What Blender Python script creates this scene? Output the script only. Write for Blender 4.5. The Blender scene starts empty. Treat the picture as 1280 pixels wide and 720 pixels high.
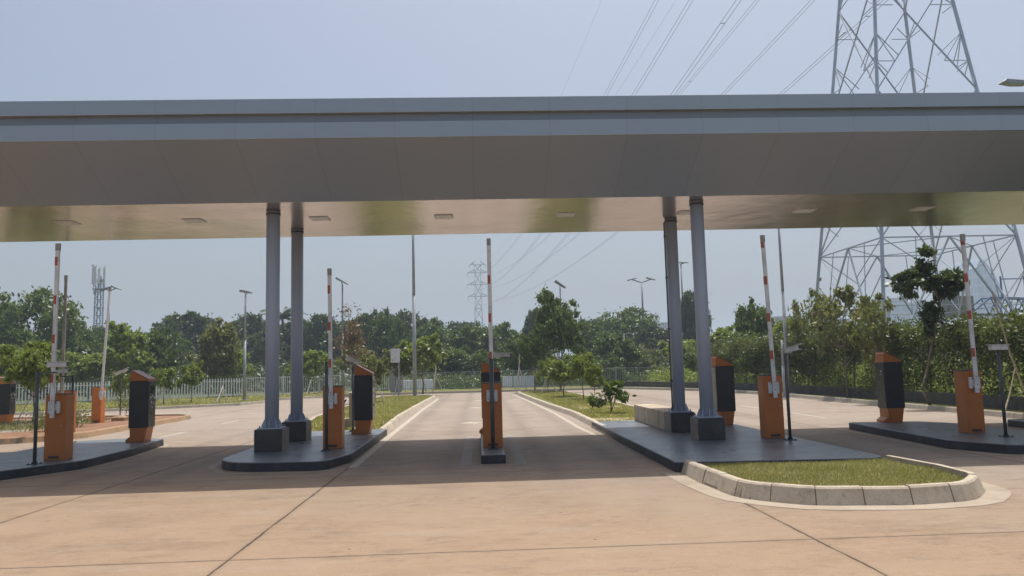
import bpy, bmesh, math, random
import numpy as np
from mathutils import Vector
R = math.radians
sc = bpy.context.scene
COL = sc.collection
rnd = random.Random(7)

# ------------------------------------------------------------------ camera maths (used to turn surveyed sight lines into world positions)
F, CH = 950.0, 1.6
def basis(yaw=2.6, pitch=5.9, roll=1.45):
    y, p, r = map(R, (yaw, pitch, roll))
    fwd = Vector((math.sin(y)*math.cos(p), math.cos(y)*math.cos(p), math.sin(p)))
    right = Vector((math.cos(y), -math.sin(y), 0)); up = right.cross(fwd)
    return right*math.cos(r)-up*math.sin(r), up*math.cos(r)+right*math.sin(r), fwd
CR, CU, CF = basis()
def at(px, py, Y):
    d = CF + CR*((px-640)/F) + CU*((360-py)/F)
    t = Y/d.y
    return Vector((d.x*t, Y, d.z*t+CH))

# ------------------------------------------------------------------ materials
MATS = {}
def new_mat(name):
    m = bpy.data.materials.new(name); m.use_nodes = True; MATS[name] = m
    return m, m.node_tree, m.node_tree.nodes, m.node_tree.links, m.node_tree.nodes['Principled BSDF']
def N(nt, t, **kw):
    n = nt.nodes.new(t)
    for k, v in kw.items(): setattr(n, k, v)
    return n
def pos(nt): return N(nt, 'ShaderNodeNewGeometry').outputs['Position']
def objc(nt): return N(nt, 'ShaderNodeTexCoord').outputs['Object']
def noise(nt, vec, scale, detail=4, rough=.55, stretch=None):
    n = N(nt, 'ShaderNodeTexNoise'); n.inputs['Scale'].default_value = scale
    n.inputs['Detail'].default_value = detail; n.inputs['Roughness'].default_value = rough
    if stretch:
        mp = N(nt, 'ShaderNodeMapping'); mp.inputs['Scale'].default_value = stretch
        nt.links.new(vec, mp.inputs['Vector']); vec = mp.outputs[0]
    nt.links.new(vec, n.inputs['Vector'])
    return n.outputs['Fac']
def ramp(nt, fac, stops):
    r = N(nt, 'ShaderNodeValToRGB'); e = r.color_ramp.elements
    while len(e) < len(stops): e.new(.5)
    for i, (p, c) in enumerate(stops):
        e[i].position = p; e[i].color = (*c, 1) if len(c) == 3 else c
    nt.links.new(fac, r.inputs[0]); return r.outputs[0]
def mixc(nt, fac, a, b, mode='MIX'):
    m = N(nt, 'ShaderNodeMix', data_type='RGBA', blend_type=mode)
    for s, v in ((0, fac), (6, a), (7, b)):
        if isinstance(v, (int, float)): m.inputs[s].default_value = v
        elif isinstance(v, tuple): m.inputs[s].default_value = (*v, 1)
        else: nt.links.new(v, m.inputs[s])
    return m.outputs[2]
def mth(nt, op, a, b=None, c=None):
    m = N(nt, 'ShaderNodeMath', operation=op)
    for i, v in enumerate((a, b, c)):
        if v is None: continue
        if isinstance(v, (int, float)): m.inputs[i].default_value = v
        else: nt.links.new(v, m.inputs[i])
    return m.outputs[0]
def bump(nt, bsdf, h, dist=.01, strength=.5):
    b = N(nt, 'ShaderNodeBump'); b.inputs['Distance'].default_value = dist; b.inputs['Strength'].default_value = strength
    nt.links.new(h, b.inputs['Height']); nt.links.new(b.outputs[0], bsdf.inputs['Normal'])

def simple(name, col, rough=.6, metal=0., var=.12, scale=6., world=False, bmp=0., dirt=None, spec=None):
    m, nt, nd, lk, b = new_mat(name)
    v = pos(nt) if world else objc(nt)
    f = noise(nt, v, scale, 5)
    lo = tuple(max(0, c*(1-var)) for c in col); hi = tuple(min(1, c*(1+var)) for c in col)
    c = ramp(nt, f, [(.3, lo), (.7, hi)])
    if dirt:
        f2 = noise(nt, v, scale*.6, 6, .7)
        c = mixc(nt, ramp(nt, f2, [(.5, (0, 0, 0)), (.7, (1, 1, 1))]), c, dirt)
    lk.new(c, b.inputs['Base Color'])
    rr = mth(nt, 'MULTIPLY_ADD', noise(nt, v, scale*2.3, 3), .25, rough-.12)
    lk.new(rr, b.inputs['Roughness']); b.inputs['Metallic'].default_value = metal
    if spec is not None: b.inputs['Specular IOR Level'].default_value = spec
    if bmp: bump(nt, b, noise(nt, v, scale*6, 4), bmp)
    return m

# concrete road with sawn joints, broom streaks and clay staining
def concrete_road():
    m, nt, nd, lk, b = new_mat('road_concrete')
    P = pos(nt); sep = N(nt, 'ShaderNodeSeparateXYZ'); lk.new(P, sep.inputs[0]); X, Y = sep.outputs[0], sep.outputs[1]
    base = ramp(nt, noise(nt, P, .22, 5, .6), [(.3, (.245, .205, .17)), (.5, (.285, .24, .20)), (.72, (.32, .275, .235))])
    # reddish clay dust carried on to the near slabs and the left lane
    cl = mth(nt, 'MULTIPLY_ADD', Y, -.11, 1.85)
    cl = mth(nt, 'ADD', cl, mth(nt, 'MULTIPLY', X, -.05))
    cl = mth(nt, 'ADD', cl, mth(nt, 'MULTIPLY_ADD', noise(nt, P, .35, 4), .8, -.4)); 
    clm = mth(nt, 'MULTIPLY', mth(nt, 'MINIMUM', mth(nt, 'MAXIMUM', cl, 0), 1), .75)
    c = mixc(nt, clm, base, (.285, .183, .098))
    big = ramp(nt, noise(nt, P, .33, 4, .6), [(.42, (.12, .12, .12)), (.62, (1, 1, 1))]); big2 = ramp(nt, noise(nt, P, .5, 4, .65, (.6, 1, 1)), [(.45, (.05, .05, .05)), (.6, (1, 1, 1))])
    st = noise(nt, P, 1.3, 8, .78, (.7, 1.15, 1))
    c = mixc(nt, mth(nt, 'MULTIPLY', mth(nt, 'MULTIPLY', ramp(nt, st, [(.46, (0, 0, 0)), (.60, (1, 1, 1))]), big), .55), c, (.15, .088, .045))
    st2 = noise(nt, P, 3.0, 8, .8, (.55, 1.3, 1))
    c = mixc(nt, mth(nt, 'MULTIPLY', mth(nt, 'MULTIPLY', ramp(nt, st2, [(.51, (0, 0, 0)), (.60, (1, 1, 1))]), big2), .65), c, (.12, .078, .05))
    st4 = noise(nt, P, 8, 7, .8, (.7, 1.1, 1)); msk = ramp(nt, noise(nt, P, .7, 4, .6), [(.45, (0, 0, 0)), (.6, (1, 1, 1))])
    c = mixc(nt, mth(nt, 'MULTIPLY', mth(nt, 'MULTIPLY', ramp(nt, st4, [(.5, (0, 0, 0)), (.62, (1, 1, 1))]), msk), .55), c, (.16, .085, .045))
    st5 = noise(nt, P, 5.5, 7, .8, (.7, 1.0, 1))
    c = mixc(nt, mth(nt, 'MULTIPLY', ramp(nt, st5, [(.54, (0, 0, 0)), (.66, (1, 1, 1))]), .4), c, (.36, .29, .21))
    st3 = noise(nt, P, 1.7, 5, .6, (.3, 1.2, 1))
    c = mixc(nt, mth(nt, 'MULTIPLY', ramp(nt, st3, [(.56, (0, 0, 0)), (.7, (1, 1, 1))]), .35), c, (.33, .27, .21))
    fine = noise(nt, P, 60, 3, .7)
    c = mixc(nt, .22, c, ramp(nt, fine, [(.3, (.10, .08, .06)), (.7, (.38, .32, .26))]))
    sp = N(nt, 'ShaderNodeTexVoronoi'); sp.inputs['Scale'].default_value = 1.3; sp.inputs['Randomness'].default_value = 1; lk.new(P, sp.inputs['Vector'])
    spot = mth(nt, 'LESS_THAN', sp.outputs['Distance'], .026)
    c = mixc(nt, mth(nt, 'MULTIPLY', spot, .8), c, (.10, .065, .04))
    wob = mth(nt, 'MULTIPLY_ADD', noise(nt, P, 1.4, 6, .7), .05, -.025)
    # tyre darkening along the lanes
    tr = None
    for tx in (-6.3, -5.0, -1.85, -.55, 1.1, 2.2, 6.6, 7.7):
        d = mth(nt, 'ABSOLUTE', mth(nt, 'SUBTRACT', X, tx)); g = mth(nt, 'MAXIMUM', mth(nt, 'MULTIPLY_ADD', d, -3.2, 1), 0)
        tr = g if tr is None else mth(nt, 'MAXIMUM', tr, g)
    nearm = mth(nt, 'MINIMUM', mth(nt, 'MAXIMUM', mth(nt, 'MULTIPLY_ADD', Y, .25, -2.2), 0), 1)
    c = mixc(nt, mth(nt, 'MULTIPLY', mth(nt, 'MULTIPLY', tr, nearm), mth(nt, 'MULTIPLY_ADD', noise(nt, P, 2, 4, .6, (1, .2, 1)), .7, -.05)), c, (.11, .093, .078))
    dmin = None
    for jx in (-15.6, -10.5, -5.4, -2.2, 2.96, 8.0, 13.1):
        d = mth(nt, 'ABSOLUTE', mth(nt, 'SUBTRACT', mth(nt, 'ADD', X, wob), jx)); dmin = d if dmin is None else mth(nt, 'MINIMUM', dmin, d)
    for jy in (-3, 1.9, 6.86, 11.9, 17.2, 22.3, 27.4, 32.5, 37.6, 42.7):
        d = mth(nt, 'ABSOLUTE', mth(nt, 'SUBTRACT', mth(nt, 'ADD', Y, wob), jy)); d = mth(nt, 'MULTIPLY', d, 1.3); dmin = mth(nt, 'MINIMUM', dmin, d)
    wid = mth(nt, 'MULTIPLY_ADD', noise(nt, P, 3.5, 3), .024, -.001)
    j = mth(nt, 'LESS_THAN', dmin, wid)
    halo = mth(nt, 'MULTIPLY', mth(nt, 'MAXIMUM', mth(nt, 'MULTIPLY_ADD', dmin, -14, 1), 0), .35)
    c = mixc(nt, halo, c, (.15, .10, .065))
    c = mixc(nt, j, c, (.055, .04, .03))
    lk.new(c, b.inputs['Base Color'])
    b.inputs['Roughness'].default_value = .82; b.inputs['Specular IOR Level'].default_value = .3
    h = mth(nt, 'ADD', fine, mth(nt, 'MULTIPLY', noise(nt, P, 9, 5, .75, (.5, 1.6, 1)), .8))
    bump(nt, b, h, .004, .55)
    return m
concrete_road()

def dirty(name, cols, scale=3., rough=.85, world=True, fine=45, bmp=.004, stain=(.12, .09, .07), amt=.5, stretch=None):
    m, nt, nd, lk, b = new_mat(name); v = pos(nt) if world else objc(nt)
    c = ramp(nt, noise(nt, v, scale, 6, .65), [(.3, cols[0]), (.5, cols[1]), (.7, cols[2])])
    s = noise(nt, v, scale*1.7, 7, .75, stretch)
    c = mixc(nt, mth(nt, 'MULTIPLY', ramp(nt, s, [(.52, (0, 0, 0)), (.68, (1, 1, 1))]), amt), c, stain)
    f = noise(nt, v, fine, 3, .7)
    c = mixc(nt, .2, c, ramp(nt, f, [(.3, tuple(x*.4 for x in cols[0])), (.7, tuple(min(1, x*1.3) for x in cols[2]))]))
    lk.new(c, b.inputs['Base Color']); b.inputs['Roughness'].default_value = rough
    b.inputs['Specular IOR Level'].default_value = .3
    bump(nt, b, f, bmp, .6); return m
dirty('kerb_stone', [(.36, .30, .225), (.44, .38, .30), (.50, .44, .36)], 2.2, amt=.55, stain=(.14, .10, .07))
dirty('kerb_mortar', [(.15, .12, .09), (.21, .17, .13), (.28, .23, .18)], 5)
dirty('kerb_clay', [(0.290, 0.172, 0.086), (0.343, 0.224, 0.125), (0.370, 0.277, 0.185)], 2.0, amt=.3, stain=(.25, .14, .07))
dirty('kerb_pale', [(0.259, 0.230, 0.180), (0.317, 0.288, 0.230), (0.360, 0.331, 0.274)], 1.5, amt=.5, stain=(.16, .13, .10))
dirty('gutter_band', [(0.277, 0.224, 0.165), (0.343, 0.290, 0.224), (0.383, 0.330, 0.264)], 2.4, amt=.3, stain=(.28, .2, .14))
dirty('road_paint', [(0.343, 0.304, 0.242), (0.406, 0.367, 0.304), (0.452, 0.413, 0.351)], 4, amt=.8, stain=(.34, .27, .20))
dirty('marking_worn', [(.22, .20, .18), (.27, .25, .22), (.32, .29, .26)], 3, amt=.6, stain=(.15, .125, .105))
dirty('soil_red', [(0.160, 0.080, 0.044), (0.216, 0.112, 0.064), (0.264, 0.152, 0.088)], 1.5, amt=.5, bmp=.02)
dirty('old_concrete', [(.34, .27, .20), (.46, .38, .29), (.54, .46, .36)], 2.6, amt=.6, stain=(.13, .11, .09), stretch=(1, 1, .35))
dirty('wall_dark', [(0.064, 0.064, 0.060), (0.093, 0.093, 0.085), (0.136, 0.128, 0.111)], 2.0, amt=.6, stain=(.035, .035, .03), stretch=(1, 1, .3))
dirty('slab_pad', [(0.322, 0.266, 0.182), (0.378, 0.322, 0.238), (0.420, 0.364, 0.280)], 2.2, amt=.3, stain=(.25, .2, .14))
simple('plinth_dark', (.035, .036, .038), .45, var=.3, scale=5, dirt=(.07, .065, .06))
simple('plinth_side', (.23, .205, .175), .7, var=.2, scale=6, dirt=(.12, .105, .09))
def island_top():
    m, nt, nd, lk, b = new_mat('island_top'); P = pos(nt)
    c = ramp(nt, noise(nt, P, 1.2, 7, .7), [(.3, (.10, .12, .145)), (.55, (.14, .16, .185)), (.75, (.19, .205, .225))])
    s = noise(nt, P, 3.1, 6, .7)
    c = mixc(nt, mth(nt, 'MULTIPLY', ramp(nt, s, [(.52, (0, 0, 0)), (.7, (1, 1, 1))]), .5), c, (.25, .22, .185))
    lk.new(c, b.inputs['Base Color'])
    lk.new(mth(nt, 'MULTIPLY_ADD', noise(nt, P, 1.6, 7, .75), .55, .06), b.inputs['Roughness'])
    bump(nt, b, noise(nt, P, 14, 4), .003, .4); return m
island_top()
simple('island_side', (.018, .023, .033), .5, var=.35, scale=4, world=True, dirt=(.06, .06, .06), bmp=.004)
def orange():
    for nm, c0, c1, dirt in (('orange_paint', (.40, .125, .022), (.48, .155, .03), (.18, .075, .028)), ('orange_sunlit', (.55, .16, .03), (.66, .22, .05), (.3, .10, .03))):  # second orange is a sunlit copy, sunshine put into its colour
        m, nt, nd, lk, b = new_mat(nm); v = objc(nt)
        c = ramp(nt, noise(nt, v, 2.5, 5), [(.3, c0), (.7, c1)])
        d = noise(nt, v, 4, 7, .75, (1, 1, .5))
        c = mixc(nt, mth(nt, 'MULTIPLY', ramp(nt, d, [(.55, (0, 0, 0)), (.75, (1, 1, 1))]), .55), c, dirt)
        lk.new(c, b.inputs['Base Color']); b.inputs['Roughness'].default_value = .42
        lk.new(mth(nt, 'MULTIPLY_ADD', d, .3, .28), b.inputs['Roughness'])
orange()
simple('orange_top', (.20, .085, .06), .4, var=.1, scale=3)
simple('charcoal_paint', (.016, .019, .027), .35, var=.3, scale=3, dirt=(.03, .032, .035))
simple('charcoal_panel', (.028, .032, .038), .3, var=.2, scale=3)
simple('steel_panel', (.34, .32, .28), .42, metal=.25, var=.15, scale=3, dirt=(.24, .2, .16))
simple('icon_white', (.55, .57, .6), .5, var=.1)
simple('screen_glass', (.01, .012, .016), .1, var=.1)
simple('post_steel', (.07, .085, .09), .4, metal=.3, var=.25, scale=8)
simple('galvanised', (.30, .32, .34), .5, metal=.1, var=.15, scale=5)
simple('lamp_grey', (.30, .32, .33), .5, metal=.3, var=.1, scale=5)
simple('arm_white', (.70, .72, .74), .4, var=.08, scale=4, dirt=(.42, .42, .41))
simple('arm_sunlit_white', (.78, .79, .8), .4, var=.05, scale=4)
simple('arm_red', (.40, .085, .05), .4, var=.2, scale=14)
simple('arm_dull', (.30, .29, .28), .5, var=.3, scale=2, dirt=(.16, .12, .10))
simple('arm_tip', (.32, .31, .31), .5, var=.15)
simple('mount_white', (.66, .68, .70), .4, var=.1, scale=9, dirt=(.4, .4, .4))
simple('camera_white', (.62, .63, .62), .4, var=.08, scale=9, dirt=(.4, .4, .38))
simple('column_paint', (.38, .44, .55), .42, metal=0, var=.05, scale=1.0)
simple('fence_paint', (.68, .71, .74), .45, var=.08, scale=2)
simple('fence_grey', (.27, .31, .33), .45, var=.1, scale=2)
simple('pylon_steel', (.42, .45, .51), .33, metal=.5, var=.15, scale=1)
simple('wire', (.10, .11, .12), .6, var=.1)
simple('crane_blue', (.05, .12, .30), .5, var=.15, scale=2)
simple('tower_blue', (.16, .22, .34), .5, var=.15, scale=2)
simple('block_grey', (.20, .205, .21), .8, var=.15, scale=2)
simple('bark', (.19, .155, .115), .9, var=.35, scale=7, bmp=.02)
simple('bark_pale', (.34, .29, .22), .85, var=.25, scale=9, bmp=.01)
simple('bamboo', (.50, .42, .27), .6, var=.2, scale=5)
simple('bamboo_pale', (.62, .58, .50), .6, var=.15, scale=5)
simple('light_lens', (.7, .7, .68), .35, var=.05)
simple('white_board', (.72, .73, .74), .5, var=.05, dirt=(.55, .55, .54))
simple('roof_pale', (.55, .58, .62), .5, var=.06, scale=.2)
simple('car_white', (.72, .73, .74), .2, var=.02)
simple('car_glass', (.02, .025, .03), .08, var=.1)
simple('rubber', (.02, .02, .02), .8, var=.2)
simple('shed_wall', (.6, .62, .64), .6, var=.05, scale=.5)

def canopy_mat(name, base, rough, metal, wave):
    m, nt, nd, lk, b = new_mat(name)
    P = pos(nt); sep = N(nt, 'ShaderNodeSeparateXYZ'); lk.new(P, sep.inputs[0])
    X = sep.outputs[0]
    q = mth(nt, 'DIVIDE', mth(nt, 'ADD', X, 130.03), 1.3)
    fr = mth(nt, 'ABSOLUTE', mth(nt, 'SUBTRACT', mth(nt, 'FRACT', q), .5))
    seam = mth(nt, 'GREATER_THAN', fr, .4965)
    cell = N(nt, 'ShaderNodeTexWhiteNoise', noise_dimensions='1D'); lk.new(mth(nt, 'FLOOR', q), cell.inputs['W'])
    c = mixc(nt, mth(nt, 'MULTIPLY', cell.outputs['Value'], .35), base, tuple(x*.9 for x in base))
    ds = noise(nt, P, 2.2, 6, .7, (1, .5, .4))
    c = mixc(nt, mth(nt, 'MULTIPLY', ramp(nt, ds, [(.5, (0, 0, 0)), (.75, (1, 1, 1))]), .10), c, tuple(x*.75 for x in base))
    c = mixc(nt, mth(nt, 'MULTIPLY', seam, .28), c, tuple(x*.3 for x in base))
    lk.new(c, b.inputs['Base Color']); b.inputs['Metallic'].default_value = metal
    lk.new(mth(nt, 'MULTIPLY_ADD', ds, .12, rough-.06), b.inputs['Roughness'])
    w = mth(nt, 'ADD', noise(nt, P, .8, 3, .5), mth(nt, 'MULTIPLY', cell.outputs['Value'], .0))
    w2 = mth(nt, 'MULTIPLY', mth(nt, 'ABSOLUTE', mth(nt, 'SUBTRACT', fr, .25)), .12)
    bump(nt, b, mth(nt, 'ADD', w, w2), wave, 1.0)
    return m
canopy_mat('acp_fascia', (.375, .41, .435), .34, .78, .003)
canopy_mat('acp_recess_shaded', (.24, .265, .29), .4, .7, .003)  # shade of the fascia recess put into a darker panel colour
canopy_mat('acp_soffit', (.65, .575, .565), .20, .9, .018)
canopy_mat('acp_slope', (.64, .70, .76), .42, .85, .004)

def foliage(name, dark, mid, light, trans=.35, rough=.42):
    m, nt, nd, lk, b = new_mat(name)
    g = N(nt, 'ShaderNodeNewGeometry'); rp = g.outputs['Random Per Island']
    c = ramp(nt, rp, [(0, dark), (.5, mid), (1, light)])
    f = noise(nt, objc(nt), .7, 3)
    c = mixc(nt, ramp(nt, f, [(.4, (0, 0, 0)), (.65, (.5, .5, .5))]), c, light)
    lk.new(c, b.inputs['Base Color']); b.inputs['Roughness'].default_value = rough
    b.inputs['Specular IOR Level'].default_value = .5
    tr = N(nt, 'ShaderNodeBsdfTranslucent'); lk.new(mixc(nt, .5, c, (.22, .30, .03)), tr.inputs['Color'])
    mx = N(nt, 'ShaderNodeMixShader'); mx.inputs[0].default_value = trans
    lk.new(b.outputs[0], mx.inputs[1]); lk.new(tr.outputs[0], mx.inputs[2])
    lk.new(mx.outputs[0], nt.nodes['Material Output'].inputs['Surface'])
foliage('leaf_dark', (.014, .030, .013), (.030, .060, .020), (.085, .13, .04), .22)
foliage('leaf_mid', (.022, .048, .014), (.060, .105, .024), (.17, .23, .05), .28)
foliage('leaf_light', (.10, .15, .028), (.18, .24, .045), (.30, .35, .08), .45)
foliage('leaf_olive', (.09, .105, .036), (.15, .155, .055), (.24, .22, .09), .4)
foliage('leaf_hedge', (.016, .034, .012), (.048, .076, .020), (.17, .195, .055), .3)
foliage('leaf_dry', (.11, .06, .04), (.17, .10, .06), (.24, .16, .10), .2)
foliage('leaf_grass', (.19, .19, .035), (.34, .32, .075), (.56, .49, .20), .3, .6)
foliage('leaf_drygrass', (.13, .12, .06), (.22, .19, .10), (.33, .28, .17), .3, .7)
def lawn():
    m, nt, nd, lk, b = new_mat('lawn'); P = pos(nt)
    c = ramp(nt, noise(nt, P, .9, 6, .7), [(.3, (.17, .13, .06)), (.5, (.145, .14, .05)), (.7, (.115, .14, .035))])
    f = noise(nt, P, 22, 5, .8)
    c = mixc(nt, .55, c, ramp(nt, f, [(.35, (.05, .06, .015)), (.5, (.13, .14, .04)), (.68, (.28, .25, .10))]))
    lk.new(c, b.inputs['Base Color']); b.inputs['Roughness'].default_value = .95; b.inputs['Specular IOR Level'].default_value = .1
    bump(nt, b, f, .04, .8)
    m, nt, nd, lk, b = new_mat('terrain'); P = pos(nt)
    c = ramp(nt, noise(nt, P, .06, 6, .6), [(.35, (.16, .12, .07)), (.5, (.10, .11, .04)), (.7, (.06, .09, .025))])
    lk.new(c, b.inputs['Base Color']); b.inputs['Roughness'].default_value = .95
lawn()
def glass_grid(name, wall, glass, sx, sz):
    m, nt, nd, lk, b = new_mat(name); sep = N(nt, 'ShaderNodeSeparateXYZ'); lk.new(objc(nt), sep.inputs[0])
    def line(o, s, w):
        return mth(nt, 'GREATER_THAN', mth(nt, 'ABSOLUTE', mth(nt, 'SUBTRACT', mth(nt, 'FRACT', mth(nt, 'DIVIDE', o, s)), .5)), .5-w)
    g = mth(nt, 'MAXIMUM', line(mth(nt, 'ADD', sep.outputs[0], sep.outputs[1]), sx, .09), line(sep.outputs[2], sz, .16))
    lk.new(mixc(nt, g, glass, wall), b.inputs['Base Color']); b.inputs['Roughness'].default_value = .25
glass_grid('tower_glass_hazed', (.44, .51, .60), (.32, .41, .53), 5, 5)  # distance haze put into these pale facade colours
glass_grid('block_windows', (.45, .47, .50), (.18, .22, .28), 4.5, 4)

# ------------------------------------------------------------------ mesh builder
class MB:
    def __init__(s): s.v = []; s.f = []
    def add(s, vs, fs):
        o = len(s.v); s.v += [tuple(v) for v in vs]; s.f += [tuple(i+o for i in f) for f in fs]; return s
    def box(s, x0, x1, y0, y1, z0, z1):
        return s.add([(x0, y0, z0), (x1, y0, z0), (x1, y1, z0), (x0, y1, z0), (x0, y0, z1), (x1, y0, z1), (x1, y1, z1), (x0, y1, z1)],
                     [(0, 3, 2, 1), (4, 5, 6, 7), (0, 1, 5, 4), (1, 2, 6, 5), (2, 3, 7, 6), (3, 0, 4, 7)])
    def cyl(s, a, b, ra, rb=None, n=10, caps=True):
        rb = ra if rb is None else rb
        a, b = Vector(a), Vector(b); d = (b-a).normalized()
        u = d.cross(Vector((0, 0, 1)) if abs(d.z) < .95 else Vector((1, 0, 0))).normalized(); w = d.cross(u)
        vs = []
        for c, r in ((a, ra), (b, rb)):
            for i in range(n):
                t = 2*math.pi*i/n; vs.append(c+u*(r*math.cos(t))+w*(r*math.sin(t)))
        fs = [(i, i+n, (i+1) % n+n, (i+1) % n) for i in range(n)]
        if caps: fs += [tuple(range(n)), tuple(reversed(range(n, 2*n)))]
        return s.add(vs, fs)
    def tube(s, pts, rs, n=8):
        for i in range(len(pts)-1): s.cyl(pts[i], pts[i+1], rs[i], rs[i+1], n, True)
        return s
    def bar(s, a, b, w, h=None):
        """square bar between two points"""
        h = h or w; a, b = Vector(a), Vector(b); d = (b-a).normalized()
        u = d.cross(Vector((0, 0, 1)) if abs(d.z) < .95 else Vector((0, 1, 0))).normalized(); k = d.cross(u)
        vs = [c+u*(sx*w/2)+k*(sy*h/2) for c in (a, b) for sx, sy in ((-1, -1), (1, -1), (1, 1), (-1, 1))]
        return s.add(vs, [(0, 3, 2, 1), (4, 5, 6, 7), (0, 1, 5, 4), (1, 2, 6, 5), (2, 3, 7, 6), (3, 0, 4, 7)])
    def prism(s, poly, z0, z1, axis='z', slope=None):
        n = len(poly)
        def p(a, b, c):
            return (a, b, c) if axis == 'z' else ((a, c, b) if axis == 'y' else (c, a, b))
        vs = [p(a, b, z0) for a, b in poly]+[p(a, b, z1) for a, b in poly]
        fs = [tuple(range(n)), tuple(range(n, 2*n))]+[(i, (i+1) % n, (i+1) % n+n, i+n) for i in range(n)]
        return s.add(vs, fs)
    def build(s, name, mat, parent=None, loc=(0, 0, 0), bev=0, smooth=False, rot=None):
        me = bpy.data.meshes.new(name); me.from_pydata(s.v, [], s.f); me.validate()
        bm = bmesh.new(); bm.from_mesh(me); bmesh.ops.recalc_face_normals(bm, faces=bm.faces); bm.to_mesh(me); bm.free()
        if smooth:
            me.polygons.foreach_set('use_smooth', [len(p.vertices) == 4 for p in me.polygons])
        me.materials.append(MATS[mat]); o = bpy.data.objects.new(name, me); COL.objects.link(o)
        if parent: o.parent = parent
        o.location = loc
        if rot: o.rotation_euler = rot
        if bev:
            b = o.modifiers.new('bev', 'BEVEL'); b.width = bev; b.segments = 2; b.limit_method = 'ANGLE'
        return o
def tag(o, label=None, cat=None, group=None, kind=None):
    if label: o['label'] = label
    if cat: o['category'] = cat
    if group: o['group'] = group
    if kind: o['kind'] = kind
    return o
def empty(name, loc=(0, 0, 0), label=None, cat=None, group=None, rot=0):
    o = bpy.data.objects.new(name, None); COL.objects.link(o); o.location = loc; o.rotation_euler = (0, 0, rot)
    return tag(o, label, cat, group)
def copy_tree(o, parent=None):
    c = o.copy(); COL.objects.link(c)
    if parent: c.parent = parent
    for ch in o.children: copy_tree(ch, c)
    return c
def struct(mb, name, mat, **k): return tag(mb.build(name, mat, **k), kind='structure')
def lathe(profile, n=20):
    mb = MB(); vs = []; fs = []
    for r, z in profile:
        for i in range(n): t = 2*math.pi*i/n; vs.append((r*math.cos(t), r*math.sin(t), z))
    for k in range(len(profile)-1):
        for i in range(n): fs.append((k*n+i, k*n+(i+1) % n, (k+1)*n+(i+1) % n, (k+1)*n+i))
    fs.append(tuple(reversed(range(n)))); fs.append(tuple(range((len(profile)-1)*n, len(profile)*n)))
    return mb.add(vs, fs)

# ------------------------------------------------------------------ path tools
def rounded(poly, radii, seg=8):
    out = []; n = len(poly)
    for i, (p, r) in enumerate(zip(poly, radii)):
        p = Vector(p); a = Vector(poly[i-1]); b = Vector(poly[(i+1) % n])
        if r <= 0: out.append((p.x, p.y)); continue
        u = (a-p).normalized(); v = (b-p).normalized(); ang = u.angle(v); t = r/math.tan(ang/2)
        c = p+(u+v).normalized()*(r/math.sin(ang/2)); s = p+u*t-c; e = p+v*t-c
        a0 = math.atan2(s.y, s.x); a1 = math.atan2(e.y, e.x); d = (a1-a0+math.pi) % (2*math.pi)-math.pi
        for k in range(seg+1):
            q = a0+d*k/seg; out.append((c.x+r*math.cos(q), c.y+r*math.sin(q)))
    return out
def offset(path, d, closed=True):
    n = len(path); out = []
    for i in range(n):
        p = Vector(path[i])
        a = Vector(path[i-1]) if (closed or i > 0) else None; b = Vector(path[(i+1) % n]) if (closed or i < n-1) else None
        ns = []
        for q0, q1 in ((a, p), (p, b)):
            if q0 is None or q1 is None or (q1-q0).length < 1e-6: continue
            t = (q1-q0).normalized(); ns.append(Vector((t.y, -t.x)))
        nn = sum(ns, Vector((0, 0))).normalized(); k = 1/max(.5, nn.dot(ns[0])); out.append((p.x+nn.x*d*k, p.y+nn.y*d*k))
    return out
def resample(path, step, closed):
    pts = [Vector(p) for p in path]+([Vector(path[0])] if closed else [])
    L = [0]
    for i in range(1, len(pts)): L.append(L[-1]+(pts[i]-pts[i-1]).length)
    n = max(1, round(L[-1]/step)); out = []
    def P(s):
        for i in range(1, len(pts)):
            if L[i] >= s-1e-9: return pts[i-1].lerp(pts[i], (s-L[i-1])/max(1e-9, L[i]-L[i-1]))
        return pts[-1]
    return P, L[-1], n
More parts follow.
